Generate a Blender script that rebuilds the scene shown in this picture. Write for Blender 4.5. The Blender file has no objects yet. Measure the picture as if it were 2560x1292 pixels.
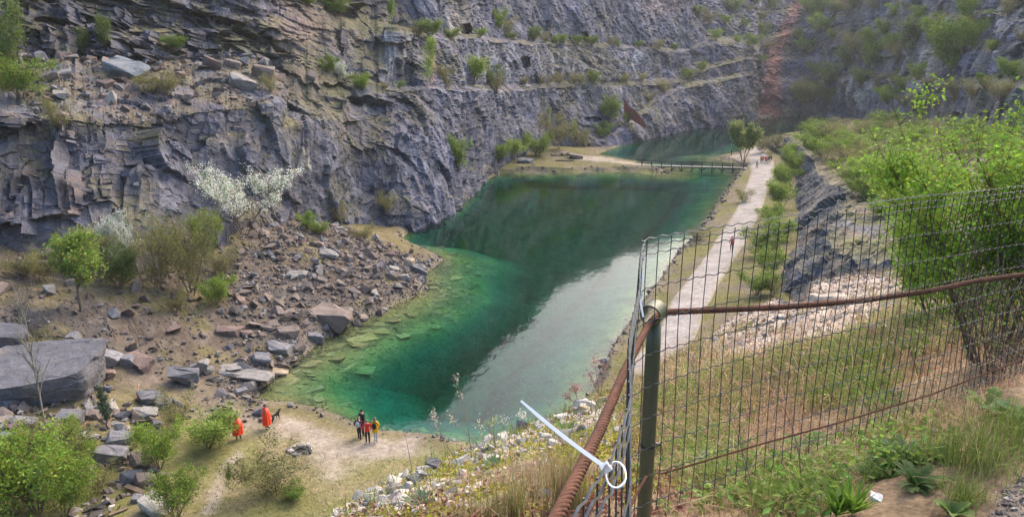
import bpy, bmesh, math, random
import numpy as np
from mathutils import Vector, Matrix

# ------------------------------------------------------------------ camera, sky, sun, exposure
F, CX, CY, CAMZ = 1828.0, 1280.0, 646.0, 25.0
PITCH = math.atan(496.0 / F)
cp, sp = math.cos(PITCH), math.sin(PITCH)
SC = bpy.context.scene
COL = SC.collection
cam = bpy.data.cameras.new('camera')
cam.lens = 36.0 * F / 2560.0; cam.sensor_width = 36.0; cam.clip_start = 0.05; cam.clip_end = 3000
camo = bpy.data.objects.new('camera', cam); COL.objects.link(camo)
camo.location = (0, 0, CAMZ); camo.rotation_euler = (math.pi / 2 - PITCH, 0, 0)
SC.camera = camo

SUN_EL, SUN_AZ = math.radians(46), math.radians(35)       # azimuth clockwise from +Y: ahead, to the right, behind cloud
W = bpy.data.worlds.new('World'); SC.world = W; W.use_nodes = True
wt = W.node_tree; wt.nodes.clear()
wo = wt.nodes.new('ShaderNodeOutputWorld'); wb = wt.nodes.new('ShaderNodeBackground')
ws = wt.nodes.new('ShaderNodeTexSky'); ws.sky_type = 'NISHITA'; ws.sun_disc = False
ws.sun_elevation = SUN_EL; ws.sun_rotation = SUN_AZ; ws.dust_density = 6.0; ws.air_density = 1.2; ws.ozone_density = 1.0
wh = wt.nodes.new('ShaderNodeHueSaturation'); wh.inputs['Saturation'].default_value = 1.25   # a cloud deck, not a blue sky
wt.links.new(ws.outputs[0], wh.inputs['Color']); wt.links.new(wh.outputs[0], wb.inputs[0])
wb.inputs[1].default_value = 0.15
wt.links.new(wb.outputs[0], wo.inputs[0])
sl = bpy.data.lights.new('sun', 'SUN'); sl.energy = 0.5; sl.angle = math.radians(40); sl.color = (1.0, 0.98, 0.95)
so = bpy.data.objects.new('sun', sl); COL.objects.link(so); so.location = (0, 0, 120)
_sd = Vector((math.sin(SUN_AZ) * math.cos(SUN_EL), math.cos(SUN_AZ) * math.cos(SUN_EL), math.sin(SUN_EL)))
so.rotation_euler = _sd.to_track_quat('Z', 'Y').to_euler()
SC.view_settings.view_transform = 'Standard'; SC.view_settings.look = 'None'; SC.view_settings.gamma = 1.0
SC.view_settings.exposure = 1.38
SC.view_settings.use_curve_mapping = False
SC.cycles.max_bounces = 8; SC.cycles.diffuse_bounces = 3; SC.cycles.transparent_max_bounces = 16
SC.cycles.use_denoising = True; SC.cycles.sample_clamp_indirect = 6.0
SC.cycles.caustics_reflective = False; SC.cycles.caustics_refractive = True

# ------------------------------------------------------------------ helpers
rng = np.random.default_rng(7)
random.seed(7)

def rays(px, py):
    px = np.asarray(px, float); py = np.asarray(py, float)
    u = (px - CX) / F; v = (CY - py) / F
    return np.stack([u + 0 * v, cp + v * sp + 0 * u, v * cp - sp + 0 * u], -1)
def at(px, py, D):                  # the point seen at a pixel, D metres along the view axis
    return rays(px, py) * np.asarray(D, float)[..., None] + np.array([0, 0, CAMZ])
def atz(px, py, z):                 # the point seen at a pixel on the level z
    r = rays(px, py)
    return r * ((z - CAMZ) / r[..., 2])[..., None] + np.array([0, 0, CAMZ])
def proj(P):
    P = np.asarray(P, float); y, z = P[..., 1], P[..., 2] - CAMZ
    D = y * cp - z * sp; v = (y * sp + z * cp) / D
    return CX + F * P[..., 0] / D, CY - F * v, D

def _h(ix, iy, iz, seed):
    n = (ix.astype(np.uint32) * np.uint32(374761393) + iy.astype(np.uint32) * np.uint32(668265263)
         + iz.astype(np.uint32) * np.uint32(2246822519) + np.uint32((seed * 3266489917) & 0xffffffff))
    n ^= n >> np.uint32(15); n *= np.uint32(2246822519); n ^= n >> np.uint32(13); n *= np.uint32(3266489917); n ^= n >> np.uint32(16)
    return n
def _u(n): return n.astype(np.float32) * np.float32(1 / 4294967296.0)
def vnoise(p, seed=0):              # value noise, -1..1
    p = np.asarray(p, np.float32); sh = p.shape[:-1]; p = p.reshape(-1, 3); i = np.floor(p).astype(np.int32); f = p - i; f = f * f * (3 - 2 * f)
    I, J, K = (np.ascontiguousarray(i[:, k]) for k in range(3)); a, b, c = (np.ascontiguousarray(f[:, k]) for k in range(3))
    def e(dx, dy): return (1 - c) * _u(_h(I + dx, J + dy, K, seed)) + c * _u(_h(I + dx, J + dy, K + 1, seed))
    e0 = (1 - b) * e(0, 0) + b * e(0, 1); e1 = (1 - b) * e(1, 0) + b * e(1, 1)
    return (((1 - a) * e0 + a * e1) * 2 - 1).reshape(sh)
def fbm(p, octv=4, seed=0, gain=0.5):
    p = np.asarray(p, np.float32); a, s, r = 1.0, 0.0, 0
    for o in range(octv):
        r = r + a * vnoise(p, seed + o * 17); s += a; a *= gain; p = p * 2.03 + 11.3
    return r / s
def facet(p, seed=0):               # tilted planes cell by cell, like broken rock faces; about -1..1, and a random number for each cell
    p = np.asarray(p, np.float32); sh = p.shape[:-1]; p = p.reshape(-1, 3); i0 = np.floor(p - np.float32(.5)).astype(np.int32)
    X, Y, Z = (np.ascontiguousarray(p[:, k]) for k in range(3)); I, J, K = (np.ascontiguousarray(i0[:, k]) for k in range(3))
    best = np.full(len(p), 1e9, np.float32); key = np.zeros(len(p), np.uint32); ox = np.zeros(len(p), np.float32); oy = ox.copy(); oz = ox.copy()
    k = np.float32(.8 / 1023)
    for dx in (0, 1):
        for dy in (0, 1):
            for dz in (0, 1):
                n = _h(I + dx, J + dy, K + dz, seed)
                ax = X - I - np.float32(dx + .1) - (n & np.uint32(1023)).astype(np.float32) * k
                ay = Y - J - np.float32(dy + .1) - ((n >> np.uint32(10)) & np.uint32(1023)).astype(np.float32) * k
                az = Z - K - np.float32(dz + .1) - ((n >> np.uint32(20)) & np.uint32(1023)).astype(np.float32) * k
                q = ax * ax + ay * ay + az * az; m = q < best
                np.copyto(best, q, where=m); np.copyto(key, n, where=m); np.copyto(ox, ax, where=m); np.copyto(oy, ay, where=m); np.copyto(oz, az, where=m)
    z = np.zeros_like(key)
    r = [_u(_h(key, z, z + np.uint32(q), seed + 5)) * 2 - 1 for q in range(4)]
    return (np.float32(.55) * r[3] + np.float32(.8) * (ox * r[0] + oy * r[1] + oz * r[2])).reshape(sh), r[3].reshape(sh)
def sstep(a, b, x):
    t = np.clip((x - a) / (b - a), 0, 1); return t * t * (3 - 2 * t)
def mixc(a, b, t): return a + (np.asarray(b, float) - a) * t[..., None]

def pchip(x, Y, xq):                # smooth, without overshoot
    x = np.asarray(x, float); Y = np.asarray(Y, float); h = np.diff(x); d = np.diff(Y, axis=0) / h.reshape(-1, *([1] * (Y.ndim - 1)))
    m = np.zeros_like(Y); m[0] = d[0]; m[-1] = d[-1]
    s = (d[:-1] * d[1:]) > 0
    with np.errstate(divide='ignore', invalid='ignore'):
        hm = 2 * d[:-1] * d[1:] / (d[:-1] + d[1:])
    m[1:-1] = np.where(s, hm, 0)
    k = np.clip(np.searchsorted(x, xq) - 1, 0, len(x) - 2); t = (xq - x[k]) / h[k]
    sh = (-1, *([1] * (Y.ndim - 1))); t = t.reshape(sh); hh = h[k].reshape(sh)
    return ((2 * t**3 - 3 * t**2 + 1) * Y[k] + (t**3 - 2 * t**2 + t) * hh * m[k] + (-2 * t**3 + 3 * t**2) * Y[k + 1] + (t**3 - t**2) * hh * m[k + 1])

def mesh_np(name, V, faces, cols=None, smooth=False, mats=None, midx=None):
    """faces: list of integer arrays (n,3) and/or (n,4)"""
    me = bpy.data.meshes.new(name); V = np.asarray(V, np.float32).reshape(-1, 3)
    faces = [np.asarray(f, np.int32) for f in (faces if isinstance(faces, (list, tuple)) else [faces]) if len(f)]
    lv = np.concatenate([f.ravel() for f in faces]); lt = np.concatenate([np.full(len(f), f.shape[1], np.int32) for f in faces])
    ls = np.concatenate([[0], np.cumsum(lt)[:-1]]).astype(np.int32)
    me.vertices.add(len(V)); me.vertices.foreach_set('co', V.ravel())
    me.loops.add(len(lv)); me.loops.foreach_set('vertex_index', lv)
    me.polygons.add(len(lt)); me.polygons.foreach_set('loop_start', ls)
    if midx is not None: me.polygons.foreach_set('material_index', np.asarray(midx, np.int32))
    me.update(calc_edges=True)
    me.polygons.foreach_set('use_smooth', np.full(len(lt), bool(smooth)))
    if cols is not None:
        c = np.ones((len(V), 4), np.float32); c[:, :3] = np.clip(np.asarray(cols, np.float32).reshape(-1, 3), 0, 1)
        me.attributes.new('Col', 'FLOAT_COLOR', 'POINT').data.foreach_set('color', c.ravel())
    for m in (mats or []): me.materials.append(m)
    return me
def grid_faces(ns, nt):
    a = (np.arange(ns - 1)[:, None] * nt + np.arange(nt - 1)[None, :]).ravel()
    return np.stack([a, a + nt, a + nt + 1, a + 1], -1)
def link(name, data, parent=None, loc=None):
    o = bpy.data.objects.new(name, data); COL.objects.link(o)
    if parent is not None: o.parent = parent
    if loc is not None: o.location = loc
    return o
def tag(o, label=None, cat=None, group=None, kind=None):
    if label: o['label'] = label
    if cat: o['category'] = cat
    if group: o['group'] = group
    if kind: o['kind'] = kind
    return o
def thing(name, loc, label, cat, group=None, rz=0.0, sc=1.0):
    o = link(name, None, None, loc); o.empty_display_size = 0.3; o.rotation_euler[2] = rz; o.scale = (sc, sc, sc)
    return tag(o, label, cat, group)
def copy_tree(o, parent=None):
    c = o.copy(); COL.objects.link(c); c.parent = parent
    for ch in list(o.children): copy_tree(ch, c)
    return c
class MB:                            # collects shapes for ONE mesh
    def __init__(s): s.v = []; s.f3 = []; s.f4 = []; s.n = 0; s.c = []
    def add(s, V, f3=(), f4=(), col=None):
        V = np.asarray(V, float).reshape(-1, 3); s.v.append(V)
        if len(f3): s.f3.append(np.asarray(f3, int) + s.n)
        if len(f4): s.f4.append(np.asarray(f4, int) + s.n)
        s.c.append(np.tile(np.asarray(col if col is not None else (.5, .5, .5), float), (len(V), 1)) if np.ndim(col) < 2 else np.asarray(col, float))
        s.n += len(V)
    def tube(s, pts, rad, k=6, col=None, cap=True):
        pts = np.asarray(pts, float); n = len(pts); rad = np.broadcast_to(np.asarray(rad, float), (n,))
        t = np.gradient(pts, axis=0); t /= np.linalg.norm(t, axis=1)[:, None] + 1e-9
        ref = np.array([0, 0, 1.0]) if abs(t[0, 2]) < .9 else np.array([1.0, 0, 0])
        a = np.cross(t[0], ref); a /= np.linalg.norm(a); A = np.zeros((n, 3)); A[0] = a
        for i in range(1, n):
            a = A[i - 1] - t[i] * A[i - 1].dot(t[i]); A[i] = a / (np.linalg.norm(a) + 1e-9)
        B = np.cross(t, A); th = np.arange(k) * 2 * math.pi / k
        V = pts[:, None] + rad[:, None, None] * (np.cos(th)[None, :, None] * A[:, None] + np.sin(th)[None, :, None] * B[:, None])
        i = np.arange(n - 1)[:, None] * k; j = np.arange(k)[None]; j2 = (j + 1) % k
        f = np.stack([i + j, i + j2, i + k + j2, i + k + j], -1).reshape(-1, 4); f3 = []
        V = V.reshape(-1, 3)
        if cap:
            V = np.vstack([V, pts[0], pts[-1]]); c0, c1 = n * k, n * k + 1
            f3 = [(c0, (q + 1) % k, q) for q in range(k)] + [(c1, (n - 1) * k + q, (n - 1) * k + (q + 1) % k) for q in range(k)]
        s.add(V, f3, f, col)
    def box(s, c, size, R=None, col=None):
        V = np.array([(x, y, z) for x in (-.5, .5) for y in (-.5, .5) for z in (-.5, .5)]) * np.asarray(size, float)
        if R is not None: V = V @ np.asarray(R).T
        s.add(V + np.asarray(c, float), (), [(0, 1, 3, 2), (4, 6, 7, 5), (0, 4, 5, 1), (2, 3, 7, 6), (0, 2, 6, 4), (1, 5, 7, 3)], col)
    def mesh(s, name, mat, smooth=False):
        fs = []
        if s.f3: fs.append(np.concatenate(s.f3))
        if s.f4: fs.append(np.concatenate(s.f4))
        return mesh_np(name, np.concatenate(s.v), fs, np.concatenate(s.c), smooth, [mat])
    def build(s, name, mat, parent=None, loc=None, smooth=False): return link(name, s.mesh(name, mat, smooth), parent, loc)

# ------------------------------------------------------------------ materials
def mat(name, build):
    m = bpy.data.materials.new(name); m.use_nodes = True; t = m.node_tree; t.nodes.clear()
    out = t.nodes.new('ShaderNodeOutputMaterial'); build(t, out); return m
def N(t, k, **kw):
    n = t.nodes.new('ShaderNode' + k)
    for a, b in kw.items():
        if a in n.inputs.keys(): n.inputs[a].default_value = b
        else: setattr(n, a, b)
    return n
def mulc(t, a, b):
    n = N(t, 'Mix', data_type='RGBA', blend_type='MULTIPLY'); n.inputs[0].default_value = 1.0
    t.links.new(a, n.inputs[6]); t.links.new(b, n.inputs[7]); return n.outputs[2]
def ramp(t, src, stops):
    n = N(t, 'ValToRGB'); r = n.color_ramp
    while len(r.elements) < len(stops): r.elements.new(0.5)
    for e, (p, c) in zip(r.elements, stops): e.position = p; e.color = (*c, 1) if len(c) == 3 else c
    t.links.new(src, n.inputs[0]); return n.outputs[0]
def colored(name, scales=((6, .45, 4), (40, .3, 3)), bump=((8, .25),), rough=.92, spec=.25, coord='Object', translucent=0.0, base=None, objvar=0.0):
    """vertex colour (or a base colour) times fine mottling, with fine relief"""
    def b(t, out):
        if base is None: c = N(t, 'VertexColor', layer_name='Col').outputs[0]
        else:
            r = N(t, 'RGB'); r.outputs[0].default_value = (*base, 1); c = r.outputs[0]
        tc = N(t, 'TexCoord').outputs[coord]
        if coord == 'World': pass
        for sc_, amp, det in scales:
            n = N(t, 'TexNoise', Scale=sc_, Detail=det, Roughness=.6); t.links.new(tc, n.inputs['Vector'])
            c = mulc(t, c, ramp(t, n.outputs[0], [(.25, (1 - amp,) * 3), (.75, (1 + amp,) * 3)]))
        if objvar:
            oi = N(t, 'ObjectInfo'); c = mulc(t, c, ramp(t, oi.outputs['Random'], [(0, (1 - objvar,) * 3), (1, (1 + objvar, 1 + objvar * .8, 1 + objvar * .6))]))
        p = N(t, 'BsdfPrincipled', Roughness=rough); p.inputs['Specular IOR Level'].default_value = spec
        t.links.new(c, p.inputs['Base Color'])
        nrm = None
        for sc_, st in bump:
            n = N(t, 'TexNoise', Scale=sc_, Detail=5.0, Roughness=.65); t.links.new(tc, n.inputs['Vector'])
            bp = N(t, 'Bump', Strength=st, Distance=.5 / sc_); t.links.new(n.outputs[0], bp.inputs['Height'])
            if nrm is not None: t.links.new(nrm, bp.inputs['Normal'])
            nrm = bp.outputs[0]
        if nrm is not None: t.links.new(nrm, p.inputs['Normal'])
        s = p.outputs[0]
        if translucent:
            tr = N(t, 'BsdfTranslucent'); t.links.new(c, tr.inputs[0]); mx = N(t, 'MixShader'); mx.inputs[0].default_value = translucent
            t.links.new(s, mx.inputs[1]); t.links.new(tr.outputs[0], mx.inputs[2]); s = mx.outputs[0]
        t.links.new(s, out.inputs[0])
    return mat(name, b)
M = {}
M['rock'] = colored('quarry_rock', ((.22, .35, 5), (1.3, .45, 5), (6, .4, 4)), ((1.2, .6), (5, .6)), .85, .3)
M['ground'] = colored('quarry_ground', ((.5, .2, 4), (3, .35, 4), (14, .3, 3)), ((6, .5),), .95, .15)
M['bank'] = colored('bank_soil', ((2, .25, 4), (12, .4, 4), (60, .4, 3)), ((25, .6),), .95, .15)
M['stone'] = colored('limestone', ((2.0, .25, 4), (9, .3, 4)), ((4, .45), (14, .35)), .85, .3, objvar=.18)
M['leaf'] = colored('leaf', ((1.5, .15, 2),), (), .6, .25, translucent=.42, objvar=.2)
M['bark'] = colored('bark', ((8, .3, 4),), ((20, .4),), .9, .2)
M['grass'] = colored('grass', ((1.2, .2, 3),), (), .8, .15, translucent=.3)
# ------------------------------------------------------------------ the quarry walls: one lofted sheet round the pit
# each station: px, then (row, distance) of toe, lower face, ramp front, ramp back, ledge 1 front, back, ledge 2 front, back, top of view
ST = [
 (-700, (640, 50), (450, 53), (330, 55), (325, 55.5), (290, 56), (110, 72), (45, 74), (35, 76), (-40, 78), 86),
 (-300, (640, 57), (450, 60), (330, 62), (325, 62.5), (290, 63), (110, 80), (45, 82), (35, 84), (-40, 86), 94),
 (0, (650, 64), (470, 67), (350, 69), (345, 69.5), (300, 70), (130, 86), (60, 88), (50, 89.5), (-40, 92), 100),
 (250, (640, 66), (470, 70), (350, 72.5), (345, 73), (300, 74), (140, 91), (70, 93), (60, 95), (-40, 97), 106),
 (450, (600, 73), (450, 78), (350, 80), (345, 80.5), (285, 82), (150, 98), (80, 100), (70, 102), (-40, 104), 113),
 (620, (555, 82), (420, 86), (340, 88), (335, 88.5), (265, 90), (145, 105), (70, 107), (55, 109), (-40, 112), 121),
 (760, (555, 93), (410, 96), (320, 98), (315, 98.5), (245, 100), (170, 111), (70, 115), (20, 127), (-40, 130), 139),
 (880, (575, 104), (410, 107), (300, 110), (296, 110.5), (240, 112), (205, 119), (75, 123), (40, 136), (-40, 139), 148),
 (1000, (598, 108.5), (420, 113), (310, 116), (306, 116.5), (232, 119), (214, 125), (82, 130), (64, 139), (-40, 143), 152),
 (1090, (560, 117.5), (410, 121), (310, 124), (306, 124.5), (226, 127), (212, 133), (94, 138), (80, 147), (-40, 151), 160),
 (1185, (500, 138), (400, 141), (310, 143), (306, 143.5), (226, 146), (212, 152), (100, 157), (88, 166), (-40, 171), 180),
 (1215, (463, 154), (380, 155), (310, 156.5), (306, 157), (224, 159), (210, 165), (103, 170), (92, 178), (-40, 183), 192),
 (1300, (402, 180), (340, 182), (290, 184), (288, 184.5), (222, 186), (208, 192), (108, 197), (98, 205), (-40, 210), 220),
 (1400, (362, 203), (320, 205), (285, 207), (283, 207.5), (218, 209), (205, 215), (112, 220), (103, 228), (-40, 233), 244),
 (1500, (374, 212), (361, 214), (350, 216), (345, 221), (216, 227), (203, 233), (116, 239), (107, 247), (-40, 252), 264),
 (1580, (358, 229), (330, 231), (302, 233), (294, 240), (214, 244), (202, 250), (121, 256), (114, 264), (-40, 269), 281),
 (1640, (342, 247), (300, 249), (254, 252), (245, 260), (212, 262), (200, 268), (125, 274), (118, 281), (-40, 287), 299),
 (1700, (328, 265), (275, 268), (224, 271), (213, 279), (204, 281), (190, 287), (129, 292), (122, 299), (-40, 305), 318),
 (1800, (315, 286), (260, 289), (205, 292), (192, 298), (165, 301), (152, 307), (110, 312), (92, 322), (0, 345), 352),
 (1880, (303, 310), (250, 312), (190, 315), (180, 318), (150, 320), (140, 324), (122, 327), (108, 338), (15, 365), 374),
 (1912, (294, 330), (246, 336), (202, 342), (192, 345), (152, 352), (142, 355), (108, 364), (96, 369), (20, 389), 398),
 (1985, (292, 334), (246, 340), (205, 346), (196, 349), (150, 355), (140, 359), (84, 368), (74, 373), (16, 390), 398),
 (2075, (297, 320), (245, 322), (205, 326), (198, 332), (150, 336), (138, 343), (80, 348), (70, 355), (10, 368), 378),
 (2150, (292, 285), (230, 288), (190, 292), (182, 298), (130, 302), (116, 310), (60, 315), (50, 321), (-30, 330), 340),
 (2250, (302, 235), (250, 238), (205, 242), (188, 252), (140, 256), (118, 266), (60, 270), (44, 279), (-40, 286), 296),
 (2350, (317, 195), (270, 198), (212, 202), (194, 211), (130, 215), (105, 225), (50, 229), (30, 237), (-40, 243), 252),
 (2450, (332, 165), (280, 168), (216, 172), (190, 181), (128, 184), (106, 190), (40, 194), (20, 200), (-40, 204), 213),
 (2560, (342, 140), (290, 143), (225, 146), (194, 156), (120, 159), (98, 165), (30, 169), (10, 174), (-40, 177), 187),
 (2850, (352, 115), (290, 118), (225, 121), (190, 130), (110, 133), (90, 139), (20, 143), (0, 148), (-50, 151), 160),
 (3400, (360, 95), (300, 98), (225, 101), (190, 109), (110, 112), (90, 117), (20, 121), (0, 126), (-50, 129), 138)]
spx = np.array([s[0] for s in ST], float)
sq = np.concatenate([np.arange(-700, -160, 18), np.arange(-160, 2660, 2.7), np.arange(2660, 3401, 18)])
PY = pchip(spx, np.array([[k[0] for k in s[1:10]] for s in ST]), sq)
DD = pchip(spx, np.array([[k[1] for k in s[1:10]] for s in ST]), sq)
DR = pchip(spx, np.array([s[10] for s in ST], float), sq)
line = np.stack([sq / 60.0, sq * 0, sq * 0], -1)
for k, (ay, ad) in enumerate([(0, 0), (8, .6), (3, .4), (2, .4), (9, 1.2), (12, 1.6), (6, 1.6), (6, 2.0), (0, .5)]):
    w = np.interp(sq, [1700, 1800, 1960, 2100], [1, .6, .8, 2.2])
    PY[:, k] += ay * w * fbm(line + k * 7.7, 4, 40 + k); DD[:, k] += 2 * ad * fbm(line * 1.3 + k * 3.1, 4, 60 + k)
pin = sstep(-.05, .35, fbm(line * .9 + 3, 3, 96)) * .85 * (1 - (sq < 700))
for a_, b_ in ((4, 5), (6, 7)):
    sh_ = (DD[:, b_] - DD[:, a_]) * pin; DD[:, a_] += sh_ * .5; DD[:, b_] -= sh_ * .35
DD[:, 3] = np.where(sq < 1440, DD[:, 2] + .15, DD[:, 3])
KEY = at(sq[:, None] + 0 * PY, PY, DD)                                    # (ns, 9, 3)
toe = KEY[:, 0].copy(); toe[:, 2] = np.minimum(toe[:, 2], 1e9)
base = toe.copy(); base[:, 2] = -9.0
hd = KEY[:, 0, :2] / np.linalg.norm(KEY[:, 0, :2], axis=1)[:, None]
base[:, :2] -= hd * 1.5
topz = np.interp(sq, [-700, 1350, 1600, 1760, 2120, 2300, 3400], [61, 62, 54, 63, 63, 55, 52]) + 4 * fbm(line * .8, 4, 91)
yr = np.stack([rays(sq, sq * 0 - 60)[:, 0] * DR, rays(sq, sq * 0 - 60)[:, 1] * DR, np.maximum(topz, KEY[:, 8, 2] + 4)], -1)
plat = yr.copy(); plat[:, :2] *= 1.35; plat[:, 2] += 6
KEY = np.concatenate([base[:, None], KEY, yr[:, None], plat[:, None]], 1)  # 12 keys
cnt = [8, 84, 56, 14, 46, 54, 64, 20, 50, 12, 4]
tl = np.concatenate([i + np.arange(c) / c for i, c in enumerate(cnt)] + [[len(cnt)]])
k0 = np.minimum(tl.astype(int), len(cnt) - 1); fr = (tl - k0)
PB = KEY[:, k0] * (1 - fr)[None, :, None] + KEY[:, k0 + 1] * fr[None, :, None]
ns, nt = PB.shape[:2]
def grid_normals(P):
    n = np.cross(np.gradient(P, axis=0), np.gradient(P, axis=1)); n /= np.linalg.norm(n, axis=-1)[..., None] + 1e-9; return n
NB = grid_normals(PB); NB *= np.sign((NB * (np.array([30, 100, 60]) - PB)).sum(-1))[..., None]
# the ledges stay calmer than the faces; the displacement is mostly outwards
seg = tl[None, :] + 0 * sq[:, None]; pxg = sq[:, None] + 0 * tl[None, :]
flat = np.zeros_like(seg)
for a, b, w in ((3, 4, .5), (5, 6, .35), (7, 8, .4)):
    flat = np.maximum(flat, ((pxg > 1440) if a == 3 else 1) * sstep(a - .08, a + .08, seg) * (1 - sstep(b - .08, b + .08, seg)) * (1 - w))
amp = 1 - flat
left = 1 - sstep(640, 900, pxg)
strata = left * sstep(5.9, 6.1, seg)                                     # slabby beds above the boulder bench
def bed(P, dip, azx, s):                                               # bedding coordinates
    c, d = math.cos(dip), math.sin(dip)
    x = P[..., 0] * azx[0] + P[..., 1] * azx[1]; y = -P[..., 0] * azx[1] + P[..., 1] * azx[0]
    return np.stack([(x * c - P[..., 2] * d) * s[0], y * s[1], (x * d + P[..., 2] * c) * s[2]], -1)
wx = np.stack([fbm(PB / 9, 3, 1), fbm(PB / 9, 3, 2), fbm(PB / 9, 3, 3)], -1) * 2.0
PW = PB + wx
f1, r1 = facet(bed(PW, .35, (.8, .6), (1 / 7.5, 1 / 6.5, 1 / 10.)), 11)
f2, r2 = facet(bed(PW, .5, (.8, .6), (1 / 1.9, 1 / 1.9, 1 / 2.6)), 12)
f3, r3 = facet(bed(PW, .5, (.8, .6), (1 / .75, 1 / .75, 1 / .9)), 13)
fs, rs = facet(bed(PW, .30, (.8, .6), (1 / 11., 1 / 9., 1 / 2.0)), 14)
fs2, rs2 = facet(bed(PW, .30, (.8, .6), (1 / 4., 1 / 4., 1 / .7)), 15)
fv, rv = facet(bed(PW, .15, (.8, .6), (1 / 1.6, 1 / 1.6, 1 / 7.)), 16)
lowf = fbm(PB / 17, 4, 21); wbk = sstep(850, 1150, pxg) * (1 - sstep(1900, 2100, pxg))
disp = amp * (2.4 * lowf + (1 - .5 * strata) * ((1.7 - 1.0 * wbk) * f1 + .45 * wbk * fv + (.30 + .08 * wbk) * f2 + .14 * f3 + .16 * fbm(PB / 1.2, 3, 23)) + strata * (1.7 * fs + .6 * fs2))
far = sstep(200, 330, DD.mean(1))[:, None]
disp *= (1 + .35 * far)
disp *= sstep(-.2, .6, seg)                                             # keep the toe on its line
disp *= 1 - .75 * (sstep(1, .0, seg - .9))* (1 - left) * 0
out = NB.copy(); out[..., 2] *= .35; out /= np.linalg.norm(out, axis=-1)[..., None]
PC = PB + out * disp[..., None]
# dark hollows: old adits and undercuts
for (cx_, cy_, rx_, ry_, dep) in ((1163, 74, 17, 13, 5.0), (1312, 157, 12, 16, 4.0), (1461, 92, 9, 10, 4.0), (1482, 300, 22, 7, 1.8)):
    qx, qy, _ = proj(PC)
    w = np.exp(-(((qx - cx_) / rx_) ** 2 + ((qy - cy_) / ry_) ** 2) ** 2)
    w = sstep(.25, .6, w)
    vd = PC - np.array([0, 0, CAMZ]); vd /= np.linalg.norm(vd, axis=-1)[..., None]
    PC = PC + vd * (w * dep)[..., None]
NC = grid_normals(PC); NC *= np.sign((NC * NB).sum(-1))[..., None]
up = NC[..., 2]
# ---- colour of the stone itself
n1, n2, n3 = fbm(PB / 14, 4, 31), fbm(PB / 4, 4, 32), fbm(PB / 1.3, 3, 33)
c = mixc(np.ones(PC.shape) * np.array([.118, .118, .142]), (.130, .132, .168), wbk)
c = c * (1 + .16 * r1 + .22 * r2 + .14 * r3)[..., None]
c = mixc(c, (.095, .097, .118), sstep(.05, .5, n2 + .35 * n1) * .6)
c = mixc(c, (.155, .122, .102), sstep(-.10, .45, n1 + .4 * n3) * (.75 - .4 * wbk))
c = mixc(c, (.12, .115, .055), sstep(.05, .5, fbm(PB / 6, 4, 37) + .3 * n3) * (.5 - .25 * wbk))               # rusty brown weathering
c = mixc(c, (.33, .28, .23), sstep(.50, .7, n2 - .3 * n1 + .2 * r2) * .7)         # fresh pale breaks
# lime streaks run down the middle face from the ledge above
qx, qy, qd = proj(PC)
st_ = fbm(np.stack([pxg / 7.0, PB[..., 2] / 16, 0 * pxg], -1), 4, 35)
wst = sstep(6, 6.3, seg) * (1 - sstep(6.85, 7.05, seg)) * sstep(820, 960, pxg) * (1 - sstep(1560, 1700, pxg))
c = mixc(c, (.48, .47, .45), wst * sstep(.12, .42, st_) * .7)
c = mixc(c, (.05, .055, .07), wst * sstep(.10, .35, -st_) * .55)
wst2 = sstep(4, 4.3, seg) * (1 - sstep(5, 5.1, seg)) * sstep(1000, 1150, pxg) * (1 - sstep(1560, 1700, pxg))
c = mixc(c, (.5, .48, .45), wst2 * sstep(.25, .5, st_) * .5)
c = mixc(c, (.50, .42, .34), np.exp(-((pxg - 1135) / 22) ** 2) * np.exp(-((qy - 60) / 35) ** 2) * .6)
c = mixc(c, (.50, .33, .22), np.exp(-((pxg - 178) / 24) ** 2) * np.exp(-((qy - 520) / 55) ** 2) * sstep(-.3, .3, n3) * .8)
c = mixc(c, (.36, .16, .10), np.exp(-((pxg - 1075) / 14) ** 2) * np.exp(-((qy - 160) / 50) ** 2) * .6)
c = mixc(c, (.72, .66, .58), np.exp(-((pxg - 2140) / 36) ** 2) * np.exp(-((qy - 225) / 38) ** 2) * sstep(-.15, .1, n2) * .9)
c = mixc(c, (.66, .58, .46), np.exp(-((pxg - 2312) / 16) ** 2) * np.exp(-((qy - 155) / 30) ** 2) * .9)
# right and far walls: browner stone
rt = sstep(1950, 2150, pxg)
c = c * (1 + .5 * rt)[..., None]; c = mixc(c, (.26, .22, .19), rt * sstep(-.1, .4, n1) * .5)
# soil, moss and grass where the rock lies flat
soil = mixc(np.ones(PC.shape) * np.array([.135, .10, .077]), (.185, .142, .118), sstep(-.2, .4, n3))
grn = mixc(np.ones(PC.shape) * np.array([.09, .10, .038]), (.135, .12, .055), sstep(-.2, .4, n2))
sl_ = sstep(.50, .80, up + .18 * n2 + .25 * flat)
bench = np.clip(sstep(4.85, 5.1, seg) * (1 - sstep(5.95, 6.15, seg)), 0, 1) * left
cov = np.clip(sl_ * (.40 + .25 * flat) * sstep(-.5, .2, n2 + n3) + bench * .55 * sstep(-.45, .2, n2 + .3 * n3), 0, 1)
c = mixc(c, soil, cov) if False else c + (soil - c) * cov[..., None]
gm = sl_ * sstep(-.15, .30, n1 + .7 * n2 + .25 * flat + .25 * rt) * (.8 - .35 * bench)
gm = np.maximum(gm, flat * sstep(-.2, .5, n2) * .45 * (1 - bench))
gm = np.maximum(gm, sstep(-.15, .3, n1 + .6 * n2) * rt * .55 * sstep(.15, .55, up))
c = c + (grn - c) * np.clip(gm, 0, 1)[..., None]
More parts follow.
